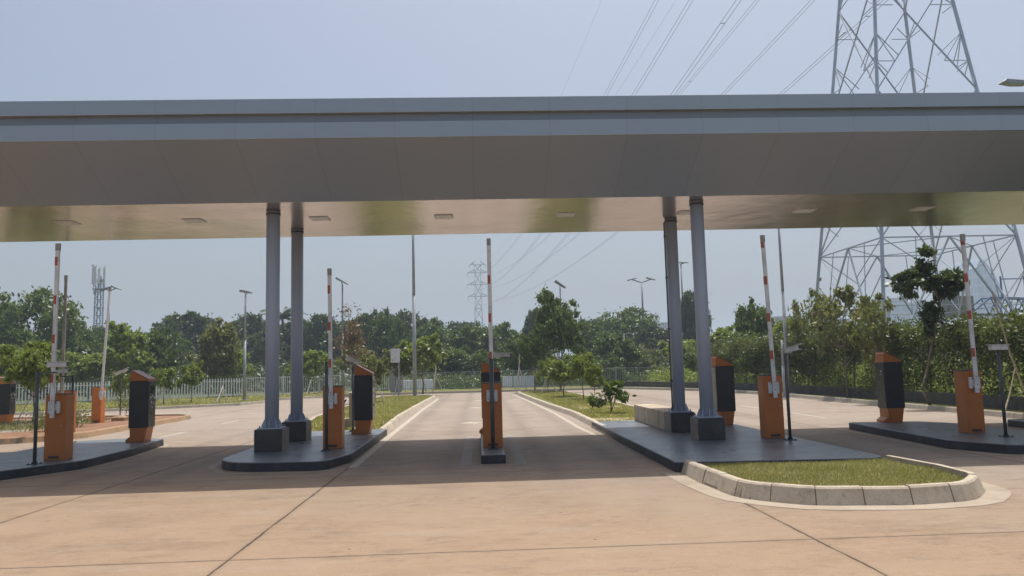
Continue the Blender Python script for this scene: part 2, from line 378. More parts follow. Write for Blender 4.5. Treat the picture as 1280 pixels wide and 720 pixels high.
def kerb(path, h, w, mat, z=0., side=1, batter=.04, stone=.5, closed=False, gap=.012, name='kerb', mortar='kerb_mortar', jit=.004):
    """kerb stones along the OUTER bottom edge; side=+1 puts the kerb body to the left of the walking direction"""
    P, L, n = resample(path, stone, closed); st = L/n; mb = MB(); mo = MB()
    def prof(s):
        p = P(s); e = 1e-2; t = (P(min(L, s+e))-P(max(0, s-e))).normalized(); return p, Vector((-t.y, t.x))*side
    for i in range(n):
        sub = 3 if not path or L/n > .3 else 2
        dz = rnd.uniform(-jit, jit); ds = rnd.uniform(-jit, jit); rows = []
        for k in range(sub+1):
            s = i*st+gap/2+(st-gap)*k/sub; p, nn = prof(s)
            o = ds; c = min(.02, h*.2)
            rows.append([(p.x+nn.x*(o), p.y+nn.y*(o), z), (p.x+nn.x*(o+batter), p.y+nn.y*(o+batter), z+h-c+dz), (p.x+nn.x*(o+batter+c), p.y+nn.y*(o+batter+c), z+h+dz),
                         (p.x+nn.x*(o+w), p.y+nn.y*(o+w), z+h+dz), (p.x+nn.x*(o+w), p.y+nn.y*(o+w), z)])
        vs = [v for r in rows for v in r]; fs = [(0, 1, 2, 3, 4), tuple(reversed([sub*5+j for j in range(5)]))]
        for k in range(sub):
            for j in range(5): fs.append((k*5+j, k*5+(j+1) % 5, (k+1)*5+(j+1) % 5, (k+1)*5+j))
        mb.add(vs, fs)
    # mortar bed just behind the faces
    m = max(2, int(L/.15)); rows = []
    for k in range(m+1):
        p, nn = prof(L*k/m); i_ = .006
        rows.append([(p.x+nn.x*i_, p.y+nn.y*i_, z), (p.x+nn.x*(batter+i_*1.5), p.y+nn.y*(batter+i_*1.5), z+h-.02), (p.x+nn.x*(w-i_), p.y+nn.y*(w-i_), z+h-.012), (p.x+nn.x*(w-i_), p.y+nn.y*(w-i_), z)])
    vs = [v for r in rows for v in r]; fs = []
    for k in range(m):
        for j in range(4): fs.append((k*4+j, k*4+(j+1) % 4, (k+1)*4+(j+1) % 4, (k+1)*4+j))
    mo.add(vs, fs)
    a = struct(mb, name, mat); struct(mo, name+'_mortar', mortar); return a
def sheet(poly, z, name, mat): 
    return struct(MB().add([(x, y, z) for x, y in poly], [tuple(range(len(poly)))]), name, mat)
def band(path, w0, w1, z, name, mat, closed=False, step=.25):
    """flat strip following a path, between offsets w0 and w1 to its right"""
    P, L, n = resample(path, step, closed); vs = []; fs = []
    for k in range(n+1):
        s = L*k/n; p = P(s); e = 1e-2; t = (P(min(L, s+e))-P(max(0, s-e))).normalized(); nn = Vector((t.y, -t.x))
        vs += [(p.x+nn.x*w0, p.y+nn.y*w0, z), (p.x+nn.x*w1, p.y+nn.y*w1, z)]
    for k in range(n): fs.append((2*k, 2*k+1, 2*k+3, 2*k+2))
    return struct(MB().add(vs, fs), name, mat)

# ------------------------------------------------------------------ leaves
def leaf_arrays(cen, size, rg, aspect=.5, up=.0, out_dir=None):
    n = len(cen); t = rg.normal(size=(n, 3)); 
    if out_dir is not None: t = t*.7+out_dir
    t[:, 2] -= up; t /= np.linalg.norm(t, axis=1)[:, None]
    r = rg.normal(size=(n, 3)); b = np.cross(t, r); b /= np.linalg.norm(b, axis=1)[:, None]+1e-9
    sz = size*rg.uniform(.6, 1.25, (n, 1)); nrm = np.cross(t, b)
    v = np.stack([cen-t*sz*.5, cen+b*sz*aspect*.5-nrm*sz*.08, cen+t*sz*.5, cen-b*sz*aspect*.5-nrm*sz*.08], 1)
    return v.reshape(-1, 3)
def leaf_mesh(name, verts, mat):
    n = len(verts)//4; me = bpy.data.meshes.new(name)
    me.vertices.add(n*4); me.vertices.foreach_set('co', verts.astype(np.float32).ravel())
    me.loops.add(n*4); me.loops.foreach_set('vertex_index', np.arange(n*4, dtype=np.int32))
    me.polygons.add(n); me.polygons.foreach_set('loop_start', np.arange(0, n*4, 4, dtype=np.int32))
    me.update(calc_edges=True); me.materials.append(MATS[mat]); return me
def crown_points(blobs, n, rg, sub=.22, shell=.55):
    vol = np.array([b[3]*b[4]*b[5] for b in blobs])**.72; k = rg.choice(len(blobs), max(12, n//70), p=vol/vol.sum()); B = np.array(blobs)[k]
    d = rg.normal(size=(len(k), 3)); d /= np.linalg.norm(d, axis=1)[:, None]
    rr = rg.uniform(shell, 1.05, (len(k), 1))**.8
    c = B[:, :3]+d*B[:, 3:]*rr; m = rg.integers(0, len(k), n)
    s = B[m, 3:].mean(1, keepdims=True)*sub*rg.uniform(.6, 1.5, (n, 1))
    p = c[m]+rg.normal(size=(n, 3))*s*np.array([1, 1, .7]); return p, d[m]
TREE_MESH = {}
def tree_meshes(kind, seed):
    """unit tree 1 m high and about 1 m wide: returns (crown mesh, trunk mesh)"""
    key = (kind, seed)
    if key in TREE_MESH: return TREE_MESH[key]
    rg = np.random.default_rng(seed*77+hash_(kind)); r_ = random.Random(seed*13+5)
    spec = dict(dense=(13, .26, 1.0, 15000, .058, 'leaf_dark', .16, .19), broad=(12, .30, 1.0, 12000, .060, 'leaf_mid', .16, .19), feathery=(16, .26, 1.0, 8500, .044, 'leaf_mid', .15, .22),
                light=(10, .32, 1.0, 4400, .078, 'leaf_light', .145, .2), olive=(10, .32, 1.0, 4400, .07, 'leaf_olive', .145, .2), sparse=(14, .30, 1.0, 2300, .058, 'leaf_olive', .11, .28),
                bush=(7, .02, 1.0, 7000, .055, 'leaf_mid', .24, .2), olivebush=(7, .02, 1.0, 6000, .05, 'leaf_olive', .24, .22), street=(13, .30, 1.0, 10000, .05, 'leaf_mid', .14, .19))[kind]
    nb, z0, z1, n, ls, mat, br, sub = spec
    blobs = [(0, 0, z0+(z1-z0)*.5, .26, .26, (z1-z0)*.36)]
    for i in range(nb):
        a = i*2.4+r_.uniform(-.4, .4); zz = z0+br*.8+(1-z0-br*1.75)*(i+.5)/nb; q = (zz-z0)/(1-z0)
        rad = (.36*math.sqrt(max(.08, 1-(2*q-.85)**2)))*r_.uniform(.7, 1.05)
        b = br*r_.uniform(.75, 1.25); blobs.append((rad*math.cos(a), rad*math.sin(a), zz, b, b, b*.8))
    blobs.append((r_.uniform(-.08, .08), r_.uniform(-.08, .08), 1-br*.72, br*.8, br*.8, br*.7))
    p, d = crown_points(blobs, n, rg, sub)
    crown = leaf_mesh('crown', leaf_arrays(p, ls, rg, .5, .15, d*.6), mat)
    mb = MB(); tr = .014 if kind not in ('dense', 'feathery') else .02
    pts = [Vector((0, 0, 0))]; top = z0+(1-z0)*.62
    for k in range(1, 6): pts.append(Vector((r_.uniform(-.02, .02), r_.uniform(-.02, .02), top*k/5)))
    mb.tube(pts, [tr*1.5]+[tr*(1.1-.17*k) for k in range(1, 6)], 8)
    for b in blobs[1:]:
        s = pts[2 if b[2] < .6 else 3]; e = Vector(b[:3]); mid = s.lerp(e, .5)+Vector((0, 0, -.03))
        mb.tube([s, mid, e], [tr*.55, tr*.36, tr*.12], 6)
    me = mb.build('trunk', 'bark'); trunk = me.data; bpy.data.objects.remove(me)
    TREE_MESH[key] = (crown, trunk); return TREE_MESH[key]
def hash_(s): return sum(ord(c)*(i+3) for i, c in enumerate(s))
def tree(name, label, cat, px, top, Y, wpx, kind, seed, base=0., group=None, leanx=0):
    b = at(px, 460, Y); t = at(px, top, Y); h = t.z-base; w = wpx*Y/F*1.08
    root = empty(name, (b.x, Y, base), label, cat, group, rot=rnd.uniform(0, 6.28))
    cm, tm = tree_meshes(kind, seed)
    for nm, me in (('crown', cm), ('trunk', tm)):
        o = bpy.data.objects.new(nm, me); COL.objects.link(o); o.parent = root; o.scale = (w, w, h)
        if nm == 'trunk': o.scale = (max(w, h*.6), max(w, h*.6), h)
    return root

# ================================================================== THE GROUND AND ROADS
GND = struct(MB().box(-1500, 1500, -400, 2600, -2.0, -.006), 'terrain', 'terrain')
sheet([(-60, -25), (13.3, -25), (13.3, 36), (12.4, 41), (9.0, 48.5), (-3, 49.3), (-12, 47.0), (-22, 39.5), (-60, 36)], .0, 'road', 'road_concrete')

# far-left lawn beyond the crossing road
fl = [(-60, 34.6), (-21.2, 35.2), (-16.7, 36.6), (-12.2, 39.2), (-11.5, 41.5), (-12.0, 44.5), (-9, 48.2), (-9, 56.4), (-15, 50.6), (-27, 45.2), (-60, 41.5)]
struct(MB().prism(fl, .002, .10), 'lawn', 'lawn')
kerb([(-60, 34.5), (-21.2, 35.1), (-16.6, 36.5), (-12.1, 39.1), (-11.35, 41.5), (-11.85, 44.6), (-8.9, 48.0)], .13, .15, 'kerb_pale', side=1, stone=1.0, name='kerb')
# verge and kerb on the far side of the crossing road
struct(MB().prism([(-9, 49.4), (-3, 49.6), (9.0, 48.9), (9.4, 54.5), (-9, 56.4)], .002, .08), 'lawn', 'lawn')
kerb([(-9, 49.2), (-3, 49.45), (9.0, 48.7), (12.4, 41.2), (13.1, 36.0), (13.3, 30), (13.3, 10), (13.3, -5)], .14, .16, 'kerb_pale', side=1, stone=1.0)
struct(MB().prism([(9.1, 48.9), (12.6, 41.3), (13.3, 36), (13.46, 30), (13.46, -5), (14.6, -5), (14.6, 30), (14.3, 36), (13.6, 41.5), (10.2, 49.6)], .002, .09), 'lawn', 'lawn')

# centre lane: right-hand lawn (x from the kerb to 5.2)
kr = [(2.86, 19.6), (2.86, 24), (2.55, 30), (2.3, 37), (2.12, 44.2), (2.35, 45.3), (3.2, 45.9), (4.2, 45.6), (4.9, 44.5), (5.1, 38), (5.35, 28), (5.35, 19.6)]
kerb(kr, .15, .16, 'kerb_stone', side=-1, stone=1.0)
struct(MB().prism(offset(kr, .13, False), .002, .11), 'lawn', 'lawn')
# left lawn behind island
kl = [(-2.32, 19.1), (-2.45, 24), (-2.45, 30), (-2.4, 36), (-2.3, 41.2), (-2.6, 42.6), (-3.4, 43.3), (-4.6, 43.3), (-5.6, 42.6), (-5.75, 36), (-5.45, 25), (-4.66, 19.1)]
kerb(kl, .16, .18, 'kerb_stone', side=1, stone=.9, batter=.07)
struct(MB().prism(offset(kl, -.14, False), .002, .11), 'lawn', 'lawn')

# painted lane edges and dashes
band([(-2.13, 12.9), (-2.20, 19), (-2.25, 30), (-2.2, 41)], -.07, .07, .004, 'road_marking', 'road_paint')
band([(2.6, 17.3), (2.52, 19.6), (2.5, 26), (2.2, 36), (1.9, 44)], -.06, .06, .004, 'road_marking', 'road_paint')
for k in range(4):
    y0 = 20.3+k*4.75; sheet([(-8.36, y0), (-8.24, y0), (-8.22, y0+1.75), (-8.34, y0+1.75)], .004, 'road_marking', 'road_paint')
for x0, y0 in ((-.2, 22.3), (-.1, 30.5), (0, 37)):       # worn arrows in the centre lane
    sheet([(x0-.45, y0), (x0+.1, y0-.25), (x0+.12, y0-.05), (x0+.7, y0+.0), (x0+.1, y0+.22), (x0-.1, y0+.55)], .004, 'road_marking', 'road_paint')
sheet([(-5.9, 21.5), (-5.2, 21.3), (-5.05, 24.4), (-5.6, 24.2)], .004, 'road_marking', 'road_paint')
for y0 in (20.5, 25, 30): sheet([(9.3, y0), (9.42, y0), (9.42, y0+2.2), (9.3, y0+2.2)], .004, 'road_marking', 'road_paint')
band([(12.75, 12), (12.75, 30), (12.5, 36)], -.05, .05, .004, 'road_marking', 'road_paint')

# painted traffic islands: top slab + dark side
def island(path, z=.15, sidew=.0):
    struct(MB().prism(path, .001, z-.012), 'pavement_side', 'island_side', bev=.0)
    struct(MB().prism(offset(path, -.012), z-.02, z), 'pavement', 'island_top', bev=.012)
def ccw(p):
    a = sum(p[i][0]*p[(i+1) % len(p)][1]-p[(i+1) % len(p)][0]*p[i][1] for i in range(len(p))); return p if a > 0 else p[::-1]
A = ccw(rounded([(-7.0, 13.9), (-7.02, 15.9), (-7.28, 18.1), (-8.4, 18.55), (-9.35, 18.0), (-9.5, 12.2), (-7.9, 12.25)], [.8, 1.5, .12, .3, .5, 1.0, .7]))
B = ccw(rounded([(-2.30, 19.1), (-4.5, 19.1), (-4.47, 12.85), (-3.5, 12.75), (-2.55, 12.65), (-2.28, 13.7)], [0, 0, .95, .6, .3, .5]))
Cc = ccw(rounded([(0.0, 12.86), (.41, 12.86), (.41, 17.75), (0.0, 17.75)], [.03]*4, 3))
Dd = ccw(rounded([(2.84, 11.2), (5.95, 10.98), (5.86, 19.6), (2.84, 19.6)], [.05, .3, .1, 0], 4))
Ee = ccw(rounded([(8.32, 17.15), (8.05, 12.95), (8.5, 12.0), (10.3, 11.9), (10.35, 16.0), (9.8, 16.9)], [.1, .5, .3, .5, .4, .4]))
Ff = ccw(rounded([(11.7, 16.7), (11.6, 12.5), (13.28, 12.5), (13.28, 17.0)], [.15, .3, 0, 0]))
for p in (A, B, Cc, Dd, Ee, Ff): island(p)
# thin dull gutter lines round islands
def openpart(p, keep): return [q for q in p if keep(q)]
band(ccw(A), .05, .17, .004, 'road_marking', 'gutter_band', True)
band([(-4.7, 15.5), (-4.68, 13.6), (-4.2, 12.72), (-3.5, 12.55), (-2.75, 12.5), (-2.35, 12.65)], -.07, .07, .004, 'road_marking', 'gutter_band')
band([(-.25, 18.2), (-.25, 12.7)], -.09, .09, .004, 'road_marking', 'marking_worn')
band([(.66, 12.7), (.66, 18.2)], -.09, .09, .004, 'road_marking', 'marking_worn')
band([(-.16, 12.68), (.57, 12.68)], -.03, .03, .004, 'road_marking', 'gutter_band')
band([(8.1, 17.3), (7.9, 13.0), (8.35, 11.8), (10.3, 11.7)], -.05, .05, .004, 'road_marking', 'gutter_band')

# near planter with kerb stones, grass inside
NP = [(2.9, 11.15), (2.9, 10.2), (3.0, 8.95), (3.6, 8.38), (4.65, 8.22), (5.45, 8.36), (6.0, 9.0), (6.06, 9.9), (5.97, 10.95)]
NPr = rounded(NP, [0, .8, .7, .6, 1.0, .6, .5, .8, 0], 5)
kerb(NPr, .19, .15, 'kerb_stone', side=1, batter=.055, stone=.52, gap=.014, jit=.007)
NPi = offset(NPr, -.13, False); struct(MB().prism(NPi, .002, .10), 'soil', 'lawn')
band(NPr, .02, .27, .004, 'road_marking', 'gutter_band')
# end kerb stones between slab and lane (unpainted kerb beside island D)
kerb([(2.83, 19.6), (2.83, 16.6)], .152, .15, 'kerb_stone', side=1, stone=.75, batter=.03)

# left planter
LP = rounded([(-30, 19.9), (-11.8, 19.55), (-10.5, 20.6), (-10.45, 29.2), (-30, 31.8)], [0, 1.2, 1.5, 1.2, 0], 7)
kerb(LP[:-1]+[(-30, 31.8)], .15, .17, 'kerb_clay', side=1, stone=1.2, batter=.05)
struct(MB().prism(offset(LP, -.13), .002, .105), 'soil', 'soil_red')
kerb([(-30, 22.3), (-13.9, 22.2), (-12.9, 22.6)], .05, .12, 'kerb_pale', z=.105, side=1, stone=1.0)
struct(MB().prism([(-30, 22.5), (-13.8, 22.4), (-12.9, 23.2), (-12.9, 26.8), (-30, 28)], .1, .115), 'lawn', 'lawn')

# concrete pads on the right lawn
for i, (x0, x1, y0, y1) in enumerate(((3.05, 4.6, 19.75, 21.0), (3.4, 4.9, 25.6, 26.9))):
    struct(MB().box(x0, x1, y0, y1, .10, .13), 'slab', 'slab_pad', bev=.01)

# grass blades
def blades(name, area, n, h, mat, z, seed, wid=.006, label=None):
    rg = np.random.default_rng(seed); x0, x1, y0, y1 = area[:4]; poly = area[4] if len(area) > 4 else None
    p = np.column_stack([rg.uniform(x0, x1, n), rg.uniform(y0, y1, n)])
    if poly is not None:
        ins = np.zeros(n, bool); m = len(poly)
        for i in range(m):
            xa, ya = poly[i]; xb, yb = poly[(i+1) % m]
            c = ((ya > p[:, 1]) != (yb > p[:, 1])) & (p[:, 0] < (xb-xa)*(p[:, 1]-ya)/(yb-ya+1e-12)+xa); ins ^= c
        p = p[ins]
    n = len(p); q = np.column_stack([p, np.full(n, z)]); a = rg.uniform(0, 6.28, n)
    cl = .55+.7*(.5+.5*np.sin(p[:, 0]*2.1+np.cos(p[:, 1]*1.7)*2)*np.cos(p[:, 1]*2.9+p[:, 0]))
    hh = h*rg.uniform(.4, 1.2, n)*cl; w = np.column_stack([np.cos(a), np.sin(a), np.zeros(n)])*wid
    lean = np.column_stack([rg.normal(0, .6, n)*hh, rg.normal(0, .6, n)*hh, hh])
    v = np.stack([q-w, q+w, q+lean*.6+w*.7, q+lean], 1).reshape(-1, 3)
    o = bpy.data.objects.new(name, leaf_mesh(name, v, mat)); COL.objects.link(o)
    tag(o, label, None, None, 'stuff'); o['category'] = 'grass'; return o
blades('grass', (2.9, 6, 8.2, 11.2, NPi), 70000, .055, 'leaf_grass', .095, 1, .0045, 'short yellow green grass filling the kerbed planter in front')
blades('grass', (2.9, 6, 8.2, 11.2, NPi), 26000, .05, 'leaf_drygrass', .095, 9, .0045, 'dry straw coloured blades scattered through the front planter grass')
blades('grass', (2.9, 5.4, 19.7, 45, offset(kr, .15, False)), 45000, .07, 'leaf_grass', .105, 2, .012, 'patchy grass strip right of the centre lane')
blades('grass', (-5.8, -2.3, 19.2, 43, offset(kl, -.16, False)), 40000, .07, 'leaf_grass', .105, 3, .012, 'patchy grass strip left of the centre lane')
blades('grass', (-28, -12.9, 22.4, 28), 16000, .12, 'leaf_drygrass', .11, 4, .014, 'dry brownish grass in the left planter bed')
blades('grass', (-45, -9, 35, 56, fl), 30000, .10, 'leaf_grass', .095, 5, .02, 'green grass verge in front of the pale fence on the left')

# ================================================================== CANOPY
YF, YB, XL, XR, ZS = 12.35, 18.85, -22., 24., 4.68
can = empty('gate_canopy', (0, 15.6, 0), 'long grey aluminium clad canopy spanning all the gate lanes', 'canopy')
can_loc = Vector((0, 15.6, 0))
def cpart(mb, name, mat, **k):
    o = mb.build(name, mat, parent=can, **k); o.location = -can_loc; return o
ym = (YF+YB)/2
def mir(y): return 2*ym-y
# roof body cross-section in YZ
body = [(YF+.16, 6.04), (YF+.16, 5.9), (mir(YF+.16), 5.9), (mir(YF+.16), 6.04)]
cpart(MB().prism(body, XL+.02, XR-.02, 'x'), 'roof_deck', 'acp_fascia')
for s, f in ((0, lambda y: y), (1, mir)):
    up = [(f(YF), 6.11), (f(YF+.2), 6.11), (f(YF+.2), 5.86), (f(YF), 5.86)]
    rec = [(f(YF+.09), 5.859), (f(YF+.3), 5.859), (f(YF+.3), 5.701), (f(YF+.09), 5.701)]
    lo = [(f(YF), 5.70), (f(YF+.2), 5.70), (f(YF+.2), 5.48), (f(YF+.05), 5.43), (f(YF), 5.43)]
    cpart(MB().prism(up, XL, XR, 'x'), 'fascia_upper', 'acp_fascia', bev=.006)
    cpart(MB().prism(rec, XL+.01, XR-.01, 'x'), 'fascia_recess', 'acp_recess_shaded')
    cpart(MB().prism(lo, XL, XR, 'x'), 'fascia_lower', 'acp_fascia', bev=.006)
    slope = [(f(YF+.03), 5.43), (f(13.78), ZS), (f(13.78), ZS+.06), (f(YF+.2), 5.49)]
    cpart(MB().prism(slope, XL+.005, XR-.005, 'x'), 'soffit_slope', 'acp_slope')
cpart(MB().box(XL+.005, XR-.005, 13.782, mir(13.782), ZS, ZS+.05), 'soffit', 'acp_soffit')
for x in (XL, XR-.1):
    cpart(MB().prism([(YF+.2, 5.9), (YF+.2, 5.5), (13.78, ZS+.06), (mir(13.78), ZS+.06), (mir(YF+.2), 5.5), (mir(YF+.2), 5.9)], x+.01, x+.09, 'x'), 'end_panel', 'acp_fascia')
k = 0
for i in range(-5, 9):
    x = -.66+2.5*i
    if x < -14 or x > 16: continue
    o = cpart(MB().box(x-.19, x+.19, 15.12, 15.5, ZS-.014, ZS-.002), 'ceiling_light', 'arm_white', bev=.008)
    l = MB().box(x-.15, x+.15, 15.16, 15.46, ZS-.018, ZS-.0142).build('lens', 'light_lens', parent=o)
# columns
def column(x, y, front, plinth_len=None, conduit=False, off=0.):
    z0 = .56
    c = cpart(MB().cyl((x, y, z0+.02), (x, y, ZS-.002), .128, n=32), 'column', 'column_paint', smooth=True)
    MB().cyl((x, y, ZS-.05), (x, y, ZS-.02), .139, n=32).build('collar', 'plinth_dark', parent=c)
    fl = MB().box(x-.215, x+.215, y-.215, y+.215, z0, z0+.02)
    for i in range(8):
        a = i*math.pi/4; ca, sa = math.cos(a), math.sin(a); r0, r1, h = .126, .195, .16; t = .006
        q = [(r0, z0+.02), (r1, z0+.02), (r1, z0+.05), (r0+.02, z0+h), (r0, z0+h)]
        vs = [(x+ca*r-sa*s*t, y+sa*r+ca*s*t, z) for s in (-1, 1) for r, z in q]
        fl.add(vs, [(0, 1, 2, 3, 4), (9, 8, 7, 6, 5)]+[(j, (j+1) % 5, (j+1) % 5+5, j+5) for j in range(5)])
    fl.build('base_flange', 'column_paint', parent=c)
    for sx in (-.18, .18):
        for sy in (-.18, .18): MB().cyl((x+sx, y+sy, z0+.02), (x+sx, y+sy, z0+.06), .014, n=6).build('anchor_bolt', 'galvanised', parent=c)
    hw = .25
    MB().box(x-hw+off, x+hw+off, y-hw, y+hw, .15, z0-.001).build('plinth', 'plinth_dark', parent=c, bev=.012)
    # paler faces on the flanks
    MB().box(x-hw+off-.012, x-hw+off-.001, y-hw+.01, y+hw-.01, .152, z0-.012).build('plinth_flank', 'plinth_side', parent=c)
    MB().box(x+hw+off+.001, x+hw+off+.012, y-hw+.01, y+hw-.01, .152, z0-.012).build('plinth_flank', 'plinth_side', parent=c)
    if conduit:
        m = MB().cyl((x-.165, y-.06, z0), (x-.165, y-.06, ZS-.06), .017, n=8)
        for z in (1.2, 2.3, 3.4, 4.3): m.box(x-.19, x-.13, y-.075, y-.045, z, z+.03)
        m.build('conduit', 'post_steel', parent=c)
column(-3.92, 14.67, True, off=-.0); column(-3.92, 16.62, True)
column(4.28, 14.36, True); column(4.22, 16.12, True, conduit=True)
# long low plinth running back from the rear right column
lp = tag(MB().box(3.95, 4.50, 16.39, 19.6, .15, .555).build('concrete_plinth', 'old_concrete', bev=.015),
         'long low bare concrete plinth behind the rear right column', 'concrete plinth')

# ================================================================== GATE EQUIPMENT
def barrier(x, y, z, label, group='boom barriers standing raised on the islands', h=1.16, w=.36, d=.30, lean=0., armtop=3.0, mat='orange_paint', bright=False, arm_dx=0., rot=0., stripes=True, phase=0., armmat=None):
    root = empty('boom_barrier', (x, y, z), label, 'boom barrier', group, rot)
    cab = MB().prism([(-w/2, 0), (w/2, 0), (w/2, h-.01), (0, h), (-w/2, h-.01)], 0, d, 'y').build('cabinet', mat, root, bev=.012)
    MB().box(-w/2+.03, w/2-.03, -.004, -.0005, .10, h-.06).build('service_door', mat, cab, bev=.002)
    MB().box(-.09, .09, -.012, -.0045, .035, .075).build('handle', 'plinth_dark', cab)
    MB().cyl((w/2-.06, -.009, h*.52), (w/2-.06, -.0045, h*.52), .014, n=10).build('lock', 'galvanised', cab)
    MB().box(-w/2-.006, w/2+.006, .004, d-.004, h+.001, h+.014).build('lid', 'plinth_dark', cab, bev=.004)
    az = h*.80
    mt = MB().box(arm_dx-.10, arm_dx-.045, -.07, -.0125, az-.10, az+.11).box(arm_dx+.045, arm_dx+.10, -.07, -.0125, az-.10, az+.11).cyl((arm_dx, -.08, az), (arm_dx, -.0125, az), .07, n=16)
    mt.build('arm_clamp', 'mount_white', root, bev=.008)
    a0 = Vector((arm_dx, -.105, az-.18)); L = armtop-(az-.18); dr = Vector((math.sin(lean), 0, math.cos(lean))); a1 = a0+dr*L
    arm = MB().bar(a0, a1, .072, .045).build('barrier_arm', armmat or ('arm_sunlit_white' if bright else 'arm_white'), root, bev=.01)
    MB().bar(a1-dr*.12, a1+dr*.012, .076, .05).build('end_cap', 'arm_tip', arm)
    s = .62+phase
    while stripes and s < L-.2:
        st = MB().bar(a0+dr*s+Vector((-.012, 0, 0)), a0+dr*(s+.16)+Vector((-.012, 0, 0)), .05, .049); st.build('reflector', 'arm_red', arm); s += .70
    for s_ in (.15, .3):
        MB().cyl(a0+dr*s_+Vector((0, -.034, 0)), a0+dr*s_+Vector((0, -.022, 0)), .012, n=6).build('bolt', 'galvanised', arm)
    return root
bA = barrier(-7.57, 14.05, .15, 'orange boom barrier with white arm between two camera posts at far left', armtop=3.86)
bA2 = barrier(-11.05, 20.9, .10, 'boom barrier with grey arm hidden behind the front left orange cabinet', armtop=4.23, stripes=False, armmat='arm_dull')
bB = barrier(-2.79, 14.65, .15, 'orange boom barrier with raised arm right of the left pair of columns', armtop=3.39, lean=-.012, phase=.15)
bC = barrier(.22, 13.98, .15, 'orange boom barrier with raised arm on the narrow centre island', armtop=3.80, phase=.2)
bD = barrier(5.49, 14.15, .15, 'orange boom barrier with tilted arm right of the right pair of columns', armtop=3.80, lean=-.022, phase=.1)
bE = barrier(9.22, 13.95, .15, 'orange boom barrier on the right island in front of the vine hedge', armtop=3.72, lean=-.008, w=.34, phase=.05)
bG = barrier(-12.6, 25.8, .105, 'slim sunlit orange boom barrier with bright white leaning arm in the left planter', armtop=4.45, w=.30, bright=True, lean=.05, arm_dx=.2, stripes=False, mat='orange_sunlit')

def machine(x, y, z, label, steel_left=False, icons=True, steel_right=False, group='ticket machines on the lane islands', mat='orange_paint', rot=0.):
    root = empty('ticket_machine', (x, y, z), label, 'ticket machine', group, rot); root.scale = (.93, 1, 1)
    D = .40
    MB().prism([(-.19, .0), (-.20, .315), (.20, .315), (.14, 0)], .012, D-.012, 'y').build('base', mat, root, bev=.008)
    MB().prism([(-.30, 0), (-.17, 0), (-.17, .11), (-.22, .11), (-.30, .05)], .03, D-.03, 'y').build('foot', mat, root, bev=.008)
    b = MB().box(-.225, .225, 0, D, .31, 1.335).build('housing', 'charcoal_paint', root, bev=.012)
    t = MB().prism([(-.215, 1.337), (.215, 1.337), (.215, 1.37), (-.17, 1.565), (-.213, 1.53)], .01, D-.01, 'y').build('hood', mat, root, bev=.01)
    MB().add([(.225, .0, 1.38), (.225, D, 1.38), (-.175, D, 1.582), (-.175, 0, 1.582), (.22, .0, 1.371), (.22, D, 1.371), (-.175, D, 1.570), (-.175, 0, 1.570)],
             [(0, 1, 2, 3), (7, 6, 5, 4), (0, 3, 7, 4), (1, 0, 4, 5), (2, 1, 5, 6), (3, 2, 6, 7)]).build('top_cover', 'orange_top', t)
    # driver side (+x)
    p = MB().box(.2255, .232, .025, D-.025, .34, 1.31).build('control_panel', 'steel_panel' if steel_right else 'charcoal_panel', root, bev=.003)
    MB().box(.2325, .235, .10, D-.10, 1.06, 1.22).build('screen', 'screen_glass', p)
    ic = MB()
    for (yy, zz, s) in ((.12, .97, .028), (.22, 1.0, .024), (.31, .96, .03), (.16, .86, .022), (.28, .84, .02), (.2, .75, .018)):
        ic.cyl((.2325, yy, zz), (.2345, yy, zz), s, n=12)
    ic.build('button_icons', 'icon_white', p)
    MB().box(.2325, .24, .13, .31, .62, .67).build('ticket_slot', 'plinth_dark', p)
    q = MB().box(-.232, -.2255, .025, D-.025, .34, 1.31).build('side_panel', 'steel_panel' if steel_left else 'charcoal_panel', root, bev=.003)
    MB().cyl((-.235, .14, 1.13), (-.2325, .14, 1.13), .022, n=12).cyl((-.235, .14, 1.06), (-.2325, .14, 1.06), .013, n=10).build('intercom', 'icon_white', q)
    return root
mA = machine(-7.56, 17.35, .15, 'dark ticket machine with white button icons at the tip of the left island')
mB = machine(-2.68, 17.75, .15, 'dark ticket machine with orange hood at the end of the island beside the left lawn', steel_right=True)
mC = machine(.25, 17.0, .15, 'ticket machine with orange hood mostly hidden behind the centre barrier cabinet')
mD = machine(5.62, 17.3, .15, 'ticket machine with pale steel left side behind the right pair of columns', steel_left=True)
mE = machine(9.27, 16.75, .15, 'ticket machine on the right island in front of the vine covered hedge', )
mF = machine(-16.15, 26.7, .11, 'sunlit ticket machine cut by the left edge of the picture in the planter', mat='orange_sunlit')

